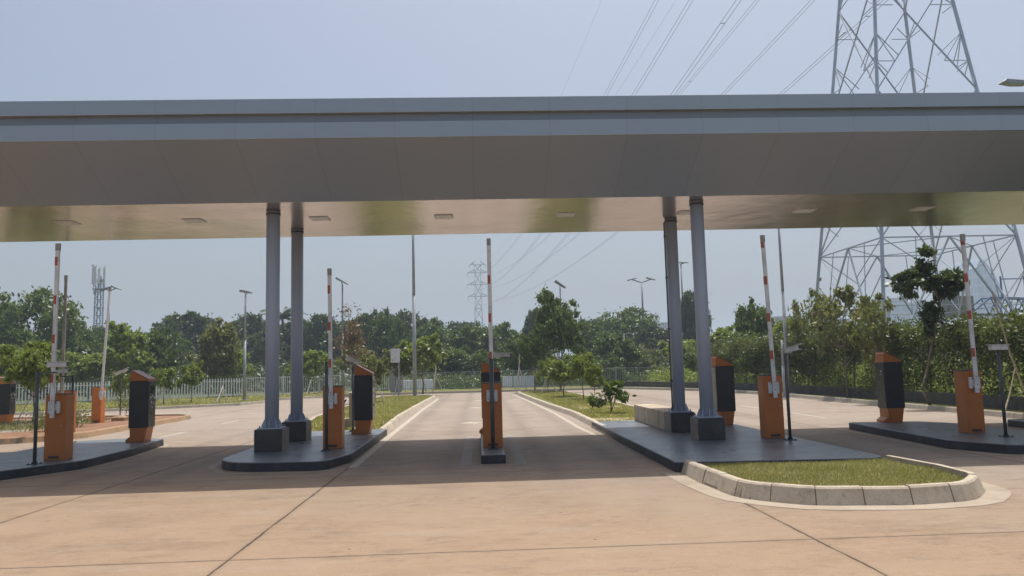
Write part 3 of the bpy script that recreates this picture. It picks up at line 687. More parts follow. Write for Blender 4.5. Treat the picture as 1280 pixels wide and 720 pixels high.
def cam_post(x, y, z, h, label, aim=(1, 0), armlen=0., armdir=1, cam=True, camlen=.36, camoff=(0, 0), tilt=0., concrete=False, camyaw=0., thick=.028, cam_z=.07):
    root = empty('camera_post', (x, y, z), label, 'camera post', 'slim camera posts at the gates')
    m = MB().cyl((0, 0, .01), (0, 0, h), thick, n=14); m.build('post', 'post_steel', root, smooth=True)
    bp = MB().box(-.09, .09, -.09, .09, 0, .012)
    for a in range(4):
        ca, sa = math.cos(a*math.pi/2+.78), math.sin(a*math.pi/2+.78)
        bp.cyl((ca*.09, sa*.09, .012), (ca*.09, sa*.09, .03), .01, n=6)
    bp.add([v for v in [(-.06, 0, .012), (.06, 0, .012), (0, 0, .10)]]+[(-.06, .005, .012), (.06, .005, .012), (0, .005, .10)], [(0, 1, 2), (5, 4, 3), (0, 3, 4, 1), (1, 4, 5, 2), (2, 5, 3, 0)])
    bp.build('base_plate', 'post_steel', root)
    if concrete: MB().prism([(-.22, -.16), (.22, -.16), (.22, .16), (-.22, .16)], -.03, .07).add([(-.22, -.16, .0701), (.22, -.16, .0701), (.22, .16, .0701), (-.22, .16, .0701), (-.07, -.06, .14), (.07, -.06, .14), (.07, .06, .14), (-.07, .06, .14)], [(0, 1, 5, 4), (1, 2, 6, 5), (2, 3, 7, 6), (3, 0, 4, 7), (4, 5, 6, 7)]).build('footing', 'kerb_clay', root)
    e = Vector((armlen*armdir, 0, h))
    if armlen: MB().bar((-.02*armdir, 0, h-.015), e+Vector((0, 0, -.015)), .03).build('cross_arm', 'post_steel', root)
    if cam:
        cx, cy = e.x+camoff[0], camoff[1]
        r = (0, tilt, camyaw)
        c = MB().box(-camlen/2, camlen/2, -.055, .055, -.045, .045).build('camera_housing', 'camera_white', root, loc=(cx, cy, h+cam_z), bev=.012, rot=r)
        MB().box(-camlen/2-.03, camlen/2+.05, -.066, .066, .0475, .056).build('sunshield', 'camera_white', c)
        MB().box(camlen/2+.001, camlen/2+.006, -.04, .04, -.03, .03).build('lens', 'screen_glass', c)
        MB().box(-.02, .02, -.02, .02, -.09, -.0455).build('bracket', 'post_steel', c)
    return root
cam_post(-7.59, 13.5, .15, 1.56, 'camera post with white housing left of the front left barrier cabinet', armlen=.32, armdir=1, camlen=.30, camyaw=.3, camoff=(.0, 0), cam_z=.12)
cam_post(-9.2, 17.75, .15, 1.50, 'camera post with short side arm behind the far left barrier', armlen=.28, armdir=-1, camlen=.3, camyaw=2.8, cam_z=.10)
cam_post(-2.83, 14.30, .15, 1.62, 'slim dark post standing against the barrier by the left columns', cam=False)
cam_post(.215, 13.72, .15, 1.60, 'slim dark post standing against the centre island barrier', cam=False, thick=.036)
cam_post(.55-.06, 17.55, .15, 1.6, 'camera post behind the centre barrier with white housing', camlen=.38, camyaw=.25, cam_z=.09) if False else cam_post(.30, 17.4, .15, 1.62, 'camera post with white housing showing behind the centre barrier', armlen=.22, camlen=.36, camyaw=.35, cam_z=.1)
cam_post(-3.05, 18.6, .15, 1.55, 'camera post with tilted housing behind the left machine', camlen=.34, camyaw=.5, tilt=.45, armlen=.0, cam_z=.14)
cam_post(5.60, 13.75, .15, 1.56, 'camera post with angled housing right of the tilted arm barrier', armlen=.16, camlen=.26, camyaw=-.9, tilt=-.25, cam_z=.08)
cam_post(9.24, 13.2, .15, 1.50, 'camera post with flat white housing on the right island', camlen=.30, camyaw=.0, cam_z=.07)
cam_post(-12.28, 26.8, .14, 1.50, 'thin camera post on a concrete footing in the left planter', concrete=True, camlen=.42, camyaw=.2, tilt=-.4, cam_z=.12, thick=.02)

# small concrete pedestal behind machine B
u = empty('cable_pedestal', (-3.3, 20.3, .1), 'grey concrete cable pedestal on the lawn behind the left machine', 'pedestal')
MB().box(-.28, .3, -.2, .25, 0, .26).build('footing', 'old_concrete', u, bev=.02)
MB().box(-.12, .22, -.1, .2, .262, .9).build('shaft', 'old_concrete', u, bev=.015)
MB().box(-.13, .23, -.11, .21, .902, .94).build('cap', 'white_board', u, bev=.008)
MB().bar((-.62, -.2, 0), (-.2, -.05, .75), .035).build('prop', 'rubber', u)

# ================================================================== LAMP POSTS
def lamp(name, label, px, Y, toppy, r, heads, group='street lamps around the road', base=None, mat='galvanised', z0=.1):
    t = at(px, toppy, Y); x = t.x; h = t.z-z0
    root = empty(name, (x, Y, z0), label, 'street lamp', group)
    MB().cyl((0, 0, 0), (0, 0, h*.55), r*1.3, r, n=12).cyl((0, 0, h*.55), (0, 0, h), r*.95, r*.65, n=12).build('pole', mat, root, smooth=True)
    MB().box(-r*2.6, r*2.6, -r*2.6, r*2.6, -.05, .04).build('base_plate', mat, root)
    for dx, dz, L, w, tl in heads:
        hd = empty('lamp_head', (0, 0, 0)); bpy.data.objects.remove(hd)
        m = MB(); e = Vector((dx, 0, h+dz)); m.bar((0, 0, h-.05), e, r*.9)
        arm = m.build('lamp_arm', mat, root)
        MB().prism([(-L/2, -.02), (L/2, .0), (L/2, .06), (-L/2, .11)], -w/2, w/2, 'y').build('lamp_head', 'lamp_grey', root, loc=e, rot=(0, tl, 0))
    return root
lamp('street_lamp', 'slim grey lamp post with a small double head on the left verge', 307, 43, 365, .07, [(-.16, .02, .3, .25, 0), (.18, -.06, .3, .25, .15)])
lamp('street_lamp', 'tall grey pole rising past the canopy edge on the left lawn', 516, 42.3, 268, .09, [(-.5, .1, .6, .3, .1), (.5, .1, .6, .3, -.1)])
MB().box(-.18, -.06, -.09, .09, 3.85, 4.0).build('floodlight', 'arm_sunlit_white', bpy.data.objects['street_lamp.001'])
lamp('street_lamp', 'lamp post with two winged arms above the trees right of centre', 802, 88, 353, .13, [(-1.1, .35, 1.1, .4, -.25), (1.1, .35, 1.1, .4, .25)])
lamp('street_lamp', 'solar lamp with one tilted panel showing above the tall lawn tree', 700, 60, 360, .07, [(0, .25, 1.0, .7, .6)])
lamp('street_lamp', 'tall thin pole reaching the canopy edge behind the tilted arm barrier', 972, 33.2, 262, .07, [(-.5, .1, .6, .3, .1)])
lamp('street_lamp', 'lamp post with two short arms right of the telecom mast', 137, 58, 363, .07, [(-.3, .1, .8, .3, -.3), (.45, .15, .7, .3, .35)])
lamp('street_lamp', 'solar lamp with tilted panel behind the dry brown tree', 428, 49.5, 356, .07, [(-.05, .2, .8, .6, .5)])
lamp('street_lamp', 'lamp post with a single arm beyond the rear right column', 851, 85, 330, .11, [(.35, .1, 1.0, .35, 0)])
lp2 = lamp('street_lamp', 'plain dark grey pole in front of the hedge left of the tilted arm barrier post', 977, 31, 425, .06, [])
# lamp reaching in from the right, top corner
rl = empty('street_lamp', (21.5, 24.5, 0), 'street lamp head reaching in at the top right corner above the canopy', 'street lamp', 'street lamps around the road')
e = at(1264, 103, 24.5)-Vector((21.5, 24.5, 0))
MB().cyl((0, 0, 0), (0, 0, e.z-.4), .1, .06, n=12).build('pole', 'galvanised', rl, smooth=True)
MB().bar((0, 0, e.z-.45), e+Vector((.5, 0, -.08)), .06).build('lamp_arm', 'galvanised', rl)
MB().prism([(-.38, -.02), (-.25, .09), (.5, .02), (.5, -.1), (.05, -.1)], -.16, .16, 'y').build('lamp_head', 'lamp_grey', rl, loc=e, bev=.02)

# telecom mast
tm = empty('telecom_mast', (at(125, 335, 120).x, 120, 0), 'blue lattice telecom mast with white panel antennas above the left trees', 'telecom mast')
m = MB(); H = 17.2; s0, s1 = .52, .40
def leg(i, z): s = s0+(s1-s0)*z/H; return Vector(((-s, s, s, -s)[i], (-s, -s, s, s)[i], z))
for i in range(4): m.cyl(leg(i, 0), leg(i, H), .08, n=6)
nz = 14
for k in range(nz):
    za, zb = H*k/nz, H*(k+1)/nz
    for i in range(4):
        j = (i+1) % 4; m.bar(leg(i, za), leg(j, za), .06); m.bar(leg(i, za), leg(j, zb), .05)
m.build('lattice', 'tower_blue', tm)
MB().box(-.75, .75, -.75, .75, 15.1, 15.2).box(-.6, .6, -.6, .6, 12.2, 12.28).build('platform', 'galvanised', tm)
for i, (dx, dy, z0_, z1_) in enumerate(((-.85, -.3, 15.9, 18.4), (-.28, -.8, 15.6, 18.6), (.25, -.7, 15.9, 18.2), (.8, -.2, 15.8, 18.5))):
    MB().box(dx-.16, dx+.16, dy-.1, dy+.1, z0_, z1_).build('panel_antenna', 'arm_white', tm)
    MB().cyl((dx, dy+.15, 14.9), (dx, dy+.15, z1_+.4), .05, n=6).build('antenna_pipe', 'galvanised', tm)
MB().cyl((-.75, -.4, 18.7), (-.75, -.6, 18.75), .3, .26, n=14).build('dish_antenna', 'arm_white', tm)
MB().box(.35, .8, -.7, -.45, 16.2, 16.6).box(-.5, -.15, -.8, -.55, 14.3, 14.9).build('radio_unit', 'lamp_grey', tm)

# ================================================================== PYLONS
def lattice_body(m, xc, yc, w_of, levels, leg_r, br):
    def P(i, z): w = w_of(z)/2; return Vector((xc+(-w, w, w, -w)[i], yc+(-w, -w, w, w)[i], z))
    for k_, (a, b) in enumerate(zip(levels[:-1], levels[1:])):
        for i in range(4): 
            m.cyl(P(i, a), P(i, b), leg_r*(1 if a < 30 else .7), n=8, caps=False)
        big = w_of(a) > 4
        for i in range(4):
            j = (i+1) % 4
            A0, A1, B0, B1 = P(i, a), P(i, b), P(j, a), P(j, b); mid = (A1+B1)/2; cx = (A0+B1)/2
            if k_ == 0 or not big: m.bar(A1, B1, br)
            if big and k_ > 0:
                m.bar(A0, B1, br); m.bar(B0, A1, br); X_ = (A0+B1)/2
                for L0, L1 in ((A0, A1), (B0, B1)):
                    for q in (.25, .5, .75):
                        l = L0.lerp(L1, q); t_ = L0.lerp(X_, 2*q) if q <= .5 else X_.lerp(L1, 2*q-1)
                        t1 = L0.lerp(X_, q*1.2) if q <= .5 else L1.lerp(X_, (1-q)*1.2)
                        m.bar(l, t1, br*.6); m.bar(l, L0.lerp(X_, .5) if q < .6 else L1.lerp(X_, .5), br*.6)
            elif big:
                # K / diamond bracing with redundant members
                base_mid = (A0+B0)/2; 
                m.bar(A0, mid, br*1.25); m.bar(B0, mid, br*1.25)
                for L0, L1 in ((A0, A1), (B0, B1)):
                    d1 = L0.lerp(mid, .5); l1 = L0.lerp(L1, .5); d2 = L0.lerp(mid, .25); l2 = L0.lerp(L1, .25); d3 = L0.lerp(mid, .75); l3 = L0.lerp(L1, .75)
                    for q0, q1 in ((d1, l1), (d2, l2), (d1, l3), (d2, l1), (d3, L1)): m.bar(q0, q1, br*.6)
                    m.bar(d1, mid.lerp(L1, .5), br*.6)
                m.bar(A0.lerp(mid, .5), B0.lerp(mid, .5), br*.6)
            else:
                m.bar(A0, B1, br*.9); m.bar(B0, A1, br*.9)
        if big and k_ == 0:   # plan bracing
            m.bar((P(0, b)+P(1, b))/2, (P(1, b)+P(2, b))/2, br*.7); m.bar((P(1, b)+P(2, b))/2, (P(2, b)+P(3, b))/2, br*.7)
            m.bar((P(2, b)+P(3, b))/2, (P(3, b)+P(0, b))/2, br*.7); m.bar((P(3, b)+P(0, b))/2, (P(0, b)+P(1, b))/2, br*.7)
def pylon(label, xc, yc, w_of, levels, arms, leg_r, br, top):
    root = empty('pylon', (xc, yc, 0), label, 'pylon'); m = MB(); lattice_body(m, 0, 0, w_of, levels, leg_r, br); m.build('lattice_body', 'pylon_steel', root)
    for z, l, r in arms:
        for e in (l, r):
            mm = MB(); w = w_of(z)/2; s = 1 if e > 0 else -1; tip = Vector((e, 0, z))
            for sy in (-1, 1):
                a = Vector((s*w, sy*w, z)); b = Vector((s*w, sy*w, z+1.6)); mm.bar(a, tip, br*.9); mm.bar(b, tip, br*.9)
                for t in (.25, .5, .75): mm.bar(a.lerp(tip, t), b.lerp(tip, t-.12), br*.5)
            arm = mm.build('cross_arm', 'pylon_steel', root)
            MB().cyl(tip, tip+Vector((0, 0, -1.8)), .12, n=8).build('insulator', 'lamp_grey', arm)
    return root
ARM = [(37, -7.6, 6.6), (44, -7.6, 6.6), (51, -7.4, 6.4)]
wof = lambda z: max(1.9, 11.5-.2035*z)
pylon('huge galvanised lattice pylon standing behind the hedge on the right', 32.44, 55, wof, [.3, 9.75, 20.6, 29.5, 36, 40, 43, 46, 49, 51.5, 54], ARM, .13, .085, 54)
ARM2 = [(37, -5.2, 5.2), (43, -5.4, 5.4), (49, -5.2, 5.2), (53, -4.0, 4.0)]
pylon('small distant pylon above the treetops left of the centre barrier arm', .2, 380, lambda z: max(3.0, 6.4-.10*z), [0, 10, 18, 25, 31, 37, 43, 49, 53], ARM2, .20, .20, 53)
def wires(label, A_, B_, sag, pair=.45, r=.021):
    root = empty('power_line', (0, 0, 0), label, 'power line', 'power lines strung between the pylons')
    for s in ((-1, 1) if pair else (0,)):
        pts = []
        for i in range(61):
            t = (i/60)**1.6; p = Vector(A_).lerp(Vector(B_), t); p.z -= 4*sag*t*(1-t); p.x += s*pair/2; pts.append(p)
        MB().tube(pts, [r]*61, 5).build('conductor', 'wire', root)
    if pair:
        sp = MB()
        for i in (8, 20, 33):
            t = (i/60)**1.6; p = Vector(A_).lerp(Vector(B_), t); p.z -= 4*sag*t*(1-t); sp.bar(p-Vector((pair/2, 0, 0)), p+Vector((pair/2, 0, 0)), .05)
        sp.build('spacer', 'wire', root)
names = {(0, 0): 'lowest left', (1, 0): 'middle left', (2, 0): 'top left', (0, 1): 'lowest right', (1, 1): 'middle right', (2, 1): 'top right'}
wl = {(2, 0): 'leftmost pair of twin power lines in the sky above the canopy', (1, 0): 'second pair of twin power lines from the left above the canopy', (0, 0): 'third pair of twin power lines from the left above the canopy',
      (2, 1): 'fourth pair of twin power lines from the left above the canopy', (1, 1): 'second pair of twin power lines from the right above the canopy', (0, 1): 'rightmost pair of twin power lines meeting the big pylon'}
for i, (z, l, r) in enumerate(ARM):
    for s, e in ((0, l), (1, r)):
        e2 = ARM2[i][1+s]; wires(wl[(i, s)], (32.44+e, 55, z-1.8), (.2+e2, 380, ARM2[i][0]-1.8), 12 if s == 0 else 8)
wires('single thin faint ground wire between the twin power lines', (31.5, 55, 54), (-1.2, 380, 53), 9, 0, .014)
wires('single thin faint ground wire left of all the twin power lines', (22.0, 55, 58), (-5, 380, 53), 10, 0, .011)

# ================================================================== FENCES
def fence(pts, zb, zt, label, sp=.13, bw=.05, mat='fence_paint', post=2.6, bt=.02, rails=(.12, .85)):
    root = empty('metal_fence', (pts[0][0], pts[0][1], 0), label, 'fence'); o0 = Vector((pts[0][0], pts[0][1], 0))
    for (a, b) in zip(pts[:-1], pts[1:]):
        a = Vector((*a, 0)); b = Vector((*b, 0)); L = (b-a).length; n = max(1, round(L/post)); d = (b-a)/n; u = (b-a).normalized()
        for i in range(n):
            s = a+d*i-o0; bars = MB(); nb = int(d.length/sp)
            for k in range(1, nb):
                p = s+d*(k/nb); bars.bar(p+Vector((0, 0, zb+.06)), p+Vector((0, 0, zt-(.0 if k % 1 == 0 else .03))), bw, bt)
            for rz in rails:
                z = zb+(zt-zb)*rz; q = Vector((-u.y, u.x, 0))*.025; bars.bar(s+q+Vector((0, 0, z)), s+d+q+Vector((0, 0, z)), .03, .04)
            bars.build('fence_panel', mat, root)
            MB().bar(s+Vector((0, 0, 0)), s+Vector((0, 0, zt+.04)), .08, .08).build('fence_post', mat, root)
    return root
fence([(-45, 41.9), (-27, 44.9), (-15.2, 50.3)], .12, 1.30, 'pale picket style metal fence behind the left verge', .155, .065)
fence([(-15.2, 50.3), (-9.2, 55.9), (-6.0, 56.0)], .12, 1.34, 'white railing fence seen between the left columns and the left machine', .15, .035, rails=(.08, .95))
fence([(-6.0, 56.0), (2.4, 55.2), (12.2, 54.0)], .1, 1.34, 'grey railing fence closing the far end of the centre lane', .15, .022, 'fence_grey', rails=(.06, .97))
# low wall under the hedge, following the road edge
for pts, lb in (([(14.55, -5), (14.55, 30), (14.1, 36.5), (13.2, 41.5)], 'low dark weathered wall below the vine hedge'), ([(13.2, 41.5), (10.4, 49.6), (7.5, 51.5)], 'low dark wall at the far bend of the road')):
    m = MB()
    for a, b in zip(pts[:-1], pts[1:]): m.bar((a[0], a[1], .22), (b[0], b[1], .22), .16, .44)
    tag(m.build('low_wall', 'wall_dark', bev=.01), lb, 'wall')

# ================================================================== HEDGE with vines over a mesh fence
def hedge():
    root = empty('vine_hedge', (14.6, 20, 0), 'long mesh fence overgrown with dense climbing vines on the right', 'vine fence')
    path = [(14.75, 3), (14.75, 12), (14.75, 19), (14.85, 24), (14.7, 29), (14.4, 34), (13.7, 39.5), (12.8, 44)]; ztop = [2.5, 2.5, 2.45, 2.55, 2.75, 2.65, 2.5, 2.4]
    rg = np.random.default_rng(11); P_, L, n_ = resample(path, .5, False); segs = 600
    C = []; 
    zi = lambda y: np.interp(y, [p[1] for p in path], ztop)+.13*np.sin(y*1.1)*np.sin(y*.37+2)+.08*np.sin(y*2.9)
    N0 = 105000
    s = rg.uniform(0, L, N0//30); cl = np.array([[*P_(q)] for q in s]); u = rg.uniform(0, 1, len(s))
    top = zi(cl[:, 1]); dens = .5+.5*np.sin(cl[:, 1]*1.3)*np.sin(cl[:, 1]*.53+1)
    zc = 1.1+(top-1.1)*u**.5
    low = rg.uniform(size=len(s)) < .12; zc[low] = rg.uniform(.3, 1.2, low.sum())
    bulge = np.where(zc > top-.5, .45, .22)
    c3 = np.column_stack([cl[:, 0]+rg.normal(0, 1, len(s))*bulge*.6-.05, cl[:, 1], zc+rg.normal(0, .05, len(s))+.09*np.sin(cl[:, 1]*2.3)])
    k = rg.integers(0, len(s), N0); p = c3[k]+rg.normal(size=(N0, 3))*np.array([.10, .16, .15])
    o = bpy.data.objects.new('vines', leaf_mesh('vines', leaf_arrays(p, .105, rg, .62, .3), 'leaf_hedge')); COL.objects.link(o); o.parent = root; o.location = (-14.6, -20, 0)
    # hanging strands
    m = MB()
    for i in range(150):
        q = P_(rnd.uniform(0, L)); z1 = zi(q.y)-rnd.uniform(.1, .6); x = q.x-.12+rnd.uniform(-.05, .05); z0 = rnd.uniform(.5, 1.1)
        m.tube([(x, q.y, z1), (x+rnd.uniform(-.05, .05), q.y+rnd.uniform(-.2, .2), (z0+z1)/2), (x, q.y+rnd.uniform(-.3, .3), z0)], [.008, .007, .004], 4)
    o = m.build('stems', 'bark', root); o['kind'] = 'stuff'; o.location = (-14.6, -20, 0)
    f = MB()
    for i in range(0, int(L/2.4)+1):
        q = P_(min(L, i*2.4)); f.cyl((q.x, q.y, .4), (q.x, q.y, zi(q.y)-.15), .03, n=8)
    for a, b in zip(path[:-1], path[1:]):
        for z in (.5, 1.0, 1.5, 2.0): f.bar((a[0], a[1], z), (b[0], b[1], z), .012)
    o = f.build('mesh_fence', 'post_steel', root); o.location = (-14.6, -20, 0)
hedge()
# light undergrowth behind the hedge
def patch(label, pts, n, size, mat, seed, zr=(.0, 1.2), name='undergrowth'):
    rg = np.random.default_rng(seed); x0, x1, y0, y1 = pts; m = n//25
    c = np.column_stack([rg.uniform(x0, x1, m), rg.uniform(y0, y1, m), rg.uniform(*zr, m)]); k = rg.integers(0, m, n)
    p = c[k]+rg.normal(size=(n, 3))*np.array([.3, .3, .22]); p[:, 2] = np.abs(p[:, 2])
    o = bpy.data.objects.new(name, leaf_mesh(name, leaf_arrays(p, size, rg, .35, -.4), mat)); COL.objects.link(o); tag(o, label, 'undergrowth', None, 'stuff')
patch('wild yellow green undergrowth behind the vine hedge', (15.5, 18.5, 14, 44), 42000, .16, 'leaf_light', 21, (0, 1.5))
patch('weeds along the foot of the far fence', (-8, 12.5, 58.4, 61), 16000, .2, 'leaf_mid', 22, (0, .8))
patch('weeds beyond the road bend right of centre', (12.5, 24, 50, 60), 16000, .25, 'leaf_light', 23, (0, .9))
patch('dark shaded undergrowth below the far trees', (-60, 40, 62, 72), 60000, .4, 'leaf_dark', 24, (0, 2.2))

# three-clump tree on the hedge line
def custom_tree(name, label, cat, base, blobs, n, ls, mat, trunk, tmat='bark', lean=None, seed=5, sub=.3, shell=.3, aspect=.45, group=None):
    root = empty(name, base, label, cat, group); rg = np.random.default_rng(seed)
    p, d = crown_points(blobs, n, rg, sub, shell)
    o = bpy.data.objects.new('crown', leaf_mesh('crown', leaf_arrays(p, ls, rg, aspect, .5, d*.5), mat)); COL.objects.link(o); o.parent = root
    m = MB()
    for t in trunk: m.tube([Vector(q[:3]) for q in t], [q[3] for q in t], 8)
    m.build('trunk', tmat, root, smooth=True); return root
custom_tree('young_tree', 'young tree with three separate round leaf clumps rising above the vine hedge', 'tree', (13.9, 23, .09),
            [(.10, 0, 4.45, .30, .28, .45), (.15, 0, 3.85, .42, .34, .42), (-.60, 0, 3.78, .42, .34, .44), (-.40, 0, 4.1, .24, .2, .26), (.90, 0, 3.75, .40, .34, .40), (.6, 0, 3.5, .25, .25, .25), (.22, 0, 2.75, .40, .36, .46), (.0, .1, 2.3, .2, .2, .2)], 5600, .19, 'leaf_dark',
            [[(-.1, 0, 0, .05), (-.3, 0, .5, .045), (-.1, 0, 1.1, .042), (.1, 0, 1.8, .04), (.3, 0, 2.6, .035), (.45, 0, 3.1, .028), (.3, 0, 3.8, .02), (.15, 0, 4.4, .01)], [(.3, 0, 2.6, .025), (-.2, 0, 3.1, .018), (-.6, 0, 3.8, .01)], [(.45, 0, 3.1, .022), (.86, 0, 3.7, .01)]], seed=31, sub=.2)
# bamboo props leaning by the hedge at the right edge
bp = empty('bamboo_props', (13.6, 18.6, .09), 'crossed bare bamboo poles leaning at the right edge before the hedge', 'bamboo poles')
a = at(1240, 365, 19); b = at(1262, 440, 18.7); c = at(1285, 500, 18.5)
o = Vector((13.6, 18.6, .09))
MB().tube([a-o, b-o, c-o], [.018, .024, .028], 7).build('bamboo_pole', 'bamboo', bp)
MB().tube([at(1270, 455, 18.9)-o, at(1263, 490, 18.8)-o, at(1252, 528, 18.6)-o], [.015, .02, .024], 7).build('bamboo_pole', 'bamboo', bp)

# ================================================================== TREES
FAR = 'trees growing beyond the fence'
T = [
 # px, top, Y, wpx, kind, seed, label
 (42, 358, 62, 118, 'feathery', 1, 'large feathery crowned tree at the far left behind the raised arms'),
 (-12, 378, 66, 90, 'feathery', 2, 'feathery tree cut by the left edge of the picture'),
 (96, 400, 70, 60, 'broad', 1, 'dark green tree left of the foot of the telecom mast'),
 (14, 427, 50, 65, 'light', 1, 'yellow green tree against the fence at the left edge'),
 (112, 435, 53, 60, 'light', 2, 'yellow green tree at the fence below the telecom mast'),
 (84, 438, 55, 46, 'broad', 2, 'mid green tree at the fence right of the front left barrier'),
 (157, 403, 52, 70, 'light', 3, 'broad green tree right of the telecom mast'),
 (190, 408, 56, 56, 'broad', 1, 'leafy green tree above the left machine hood'),
 (168, 428, 56, 50, 'broad', 2, 'round green tree behind the left machine'),
 (234, 388, 92, 74, 'dense', 2, 'tall domed dark tree halfway between mast and columns'),
 (212, 415, 74, 56, 'broad', 1, 'mid green tree below the domed dark tree'),
 (274, 397, 54, 62, 'olive', 1, 'tall olive green tree with a visible bare trunk left of the slim lamp'),
 (262, 435, 54, 62, 'olive', 2, 'low olive tree at the fence left of the slim lamp'),
 (292, 431, 56, 57, 'light', 3, 'bright green tree at the fence just left of the slim lamp'),
 (312, 393, 96, 66, 'dense', 3, 'dark tree behind the slim lamp post'),
 (332, 410, 90, 60, 'dense', 1, 'dark tree left of the first column'),
 (380, 396, 95, 62, 'dense', 2, 'dark rounded tree just right of the left columns'),
 (385, 435, 53.5, 52, 'light', 1, 'small pale green tree at the fence right of the left columns'),
 (405, 393, 90, 60, 'dense', 3, 'dark tree behind the barrier arm by the left columns'),
 (440, 397, 86, 58, 'dense', 1, 'dark tree behind the dry brown tree'),
 (466, 388, 82, 56, 'dense', 2, 'dark tree above the left machine near the dry tree'),
 (484, 384, 78, 44, 'broad', 1, 'tall mid green tree left of the tall grey pole'),
 (508, 389, 92, 62, 'dense', 3, 'dark tree behind the tall grey pole'),
 (540, 400, 82, 54, 'broad', 2, 'mid green tree right of the tall grey pole'),
 (452, 431, 48, 57, 'olive', 1, 'low olive tree above the left machine at the fence'),
 (566, 407, 102, 58, 'dense', 1, 'dark tree left of the distant pylon'),
 (594, 408, 74, 66, 'broad', 3, 'broad green tree below the distant pylon'),
 (624, 402, 80, 60, 'broad', 1, 'green tree behind the centre barrier arm'),
 (644, 420, 88, 46, 'dense', 2, 'dark tree in the dip right of the centre barrier arm'),
 (560, 432, 64, 56, 'broad', 2, 'lower green tree behind the far railing left of centre'),
 (605, 436, 63, 52, 'feathery', 1, 'lower feathery tree behind the far railing at centre'),
 (672, 386, 84, 46, 'dense', 3, 'dark tree left of the tall lawn tree'),
 (664, 418, 58, 62, 'broad', 3, 'green tree at the far end of the right lawn'),
 (738, 402, 72, 60, 'feathery', 2, 'green tree right of the tall lawn tree'),
 (766, 416, 62, 60, 'broad', 1, 'green tree left of the winged lamp post'),
 (785, 383, 86, 92, 'feathery', 1, 'wide domed tree behind the winged lamp post'),
 (818, 404, 84, 50, 'dense', 1, 'dark tree right of the winged lamp post'),
 (806, 428, 64, 62, 'olivebush', 1, 'brownish olive bush below the winged lamp post'),
 (760, 440, 60, 50, 'bush', 1, 'green bush at the far end of the right lawn'),
 (868, 360, 84, 44, 'dense', 2, 'tall narrow dark tree between the right columns'),
 (855, 420, 60, 60, 'light', 2, 'bright green tree low between the right columns'),
 (903, 408, 52, 66, 'light', 3, 'bright green tree behind the machine with pale steel side'),
 (882, 432, 48, 50, 'broad', 1, 'mid green tree left of the pale sided machine'),
 (945, 376, 47, 52, 'broad', 2, 'dark green tree left of the tilted barrier arm'),
 (930, 415, 44, 62, 'broad', 3, 'green tree above the hedge behind the tilted barrier arm'),
 (985, 394, 42, 62, 'light', 1, 'green tree right of the tilted barrier arm'),
 (1018, 362, 33, 78, 'sparse', 1, 'leafy open branched tree right of the tall thin pole'),
 (1058, 358, 29, 92, 'sparse', 2, 'open branched tree with sky showing through above the hedge'),
 (1098, 364, 26, 76, 'sparse', 3, 'thin open branched tree left of the three clump tree'),
 (135, 408, 96, 62, 'dense', 3, 'dark far tree filling the gap at the foot of the telecom mast'),
 (255, 402, 100, 70, 'dense', 1, 'dark far tree between the domed tree and the slim lamp'),
 (358, 404, 108, 74, 'dense', 3, 'dark far tree seen between the two left columns'),
 (422, 400, 106, 74, 'dense', 2, 'dark far tree directly behind the solar lamp by the dry tree'),
 (490, 398, 108, 76, 'dense', 1, 'dark far tree left behind the tall grey pole'),
 (530, 396, 104, 66, 'dense', 2, 'dark far tree right behind the tall grey pole'),
 (552, 412, 98, 66, 'broad', 3, 'green far tree halfway between the tall grey pole and the distant pylon'),
 (582, 402, 112, 66, 'dense', 3, 'dark far tree at the foot of the distant pylon'),
 (606, 410, 106, 62, 'dense', 1, 'dark far tree just left of the centre barrier arm'),
 (745, 396, 100, 60, 'dense', 2, 'dark far tree between the tall lawn tree and the winged lamp post'),
 (960, 425, 38, 66, 'broad', 1, 'leaning green tree behind the camera post by the hedge'),
 (1010, 420, 34, 66, 'broad', 2, 'thick green tree rising from the hedge left of the right machine'),
]
for i, (px, top, Y, w, kind, seed, lb) in enumerate(T):
    tree('hedge_tree' if Y < 45 else 'broadleaf_tree', lb, 'tree', px, top, Y, w, kind, seed, group=FAR if Y > 45 else 'trees along the hedge')
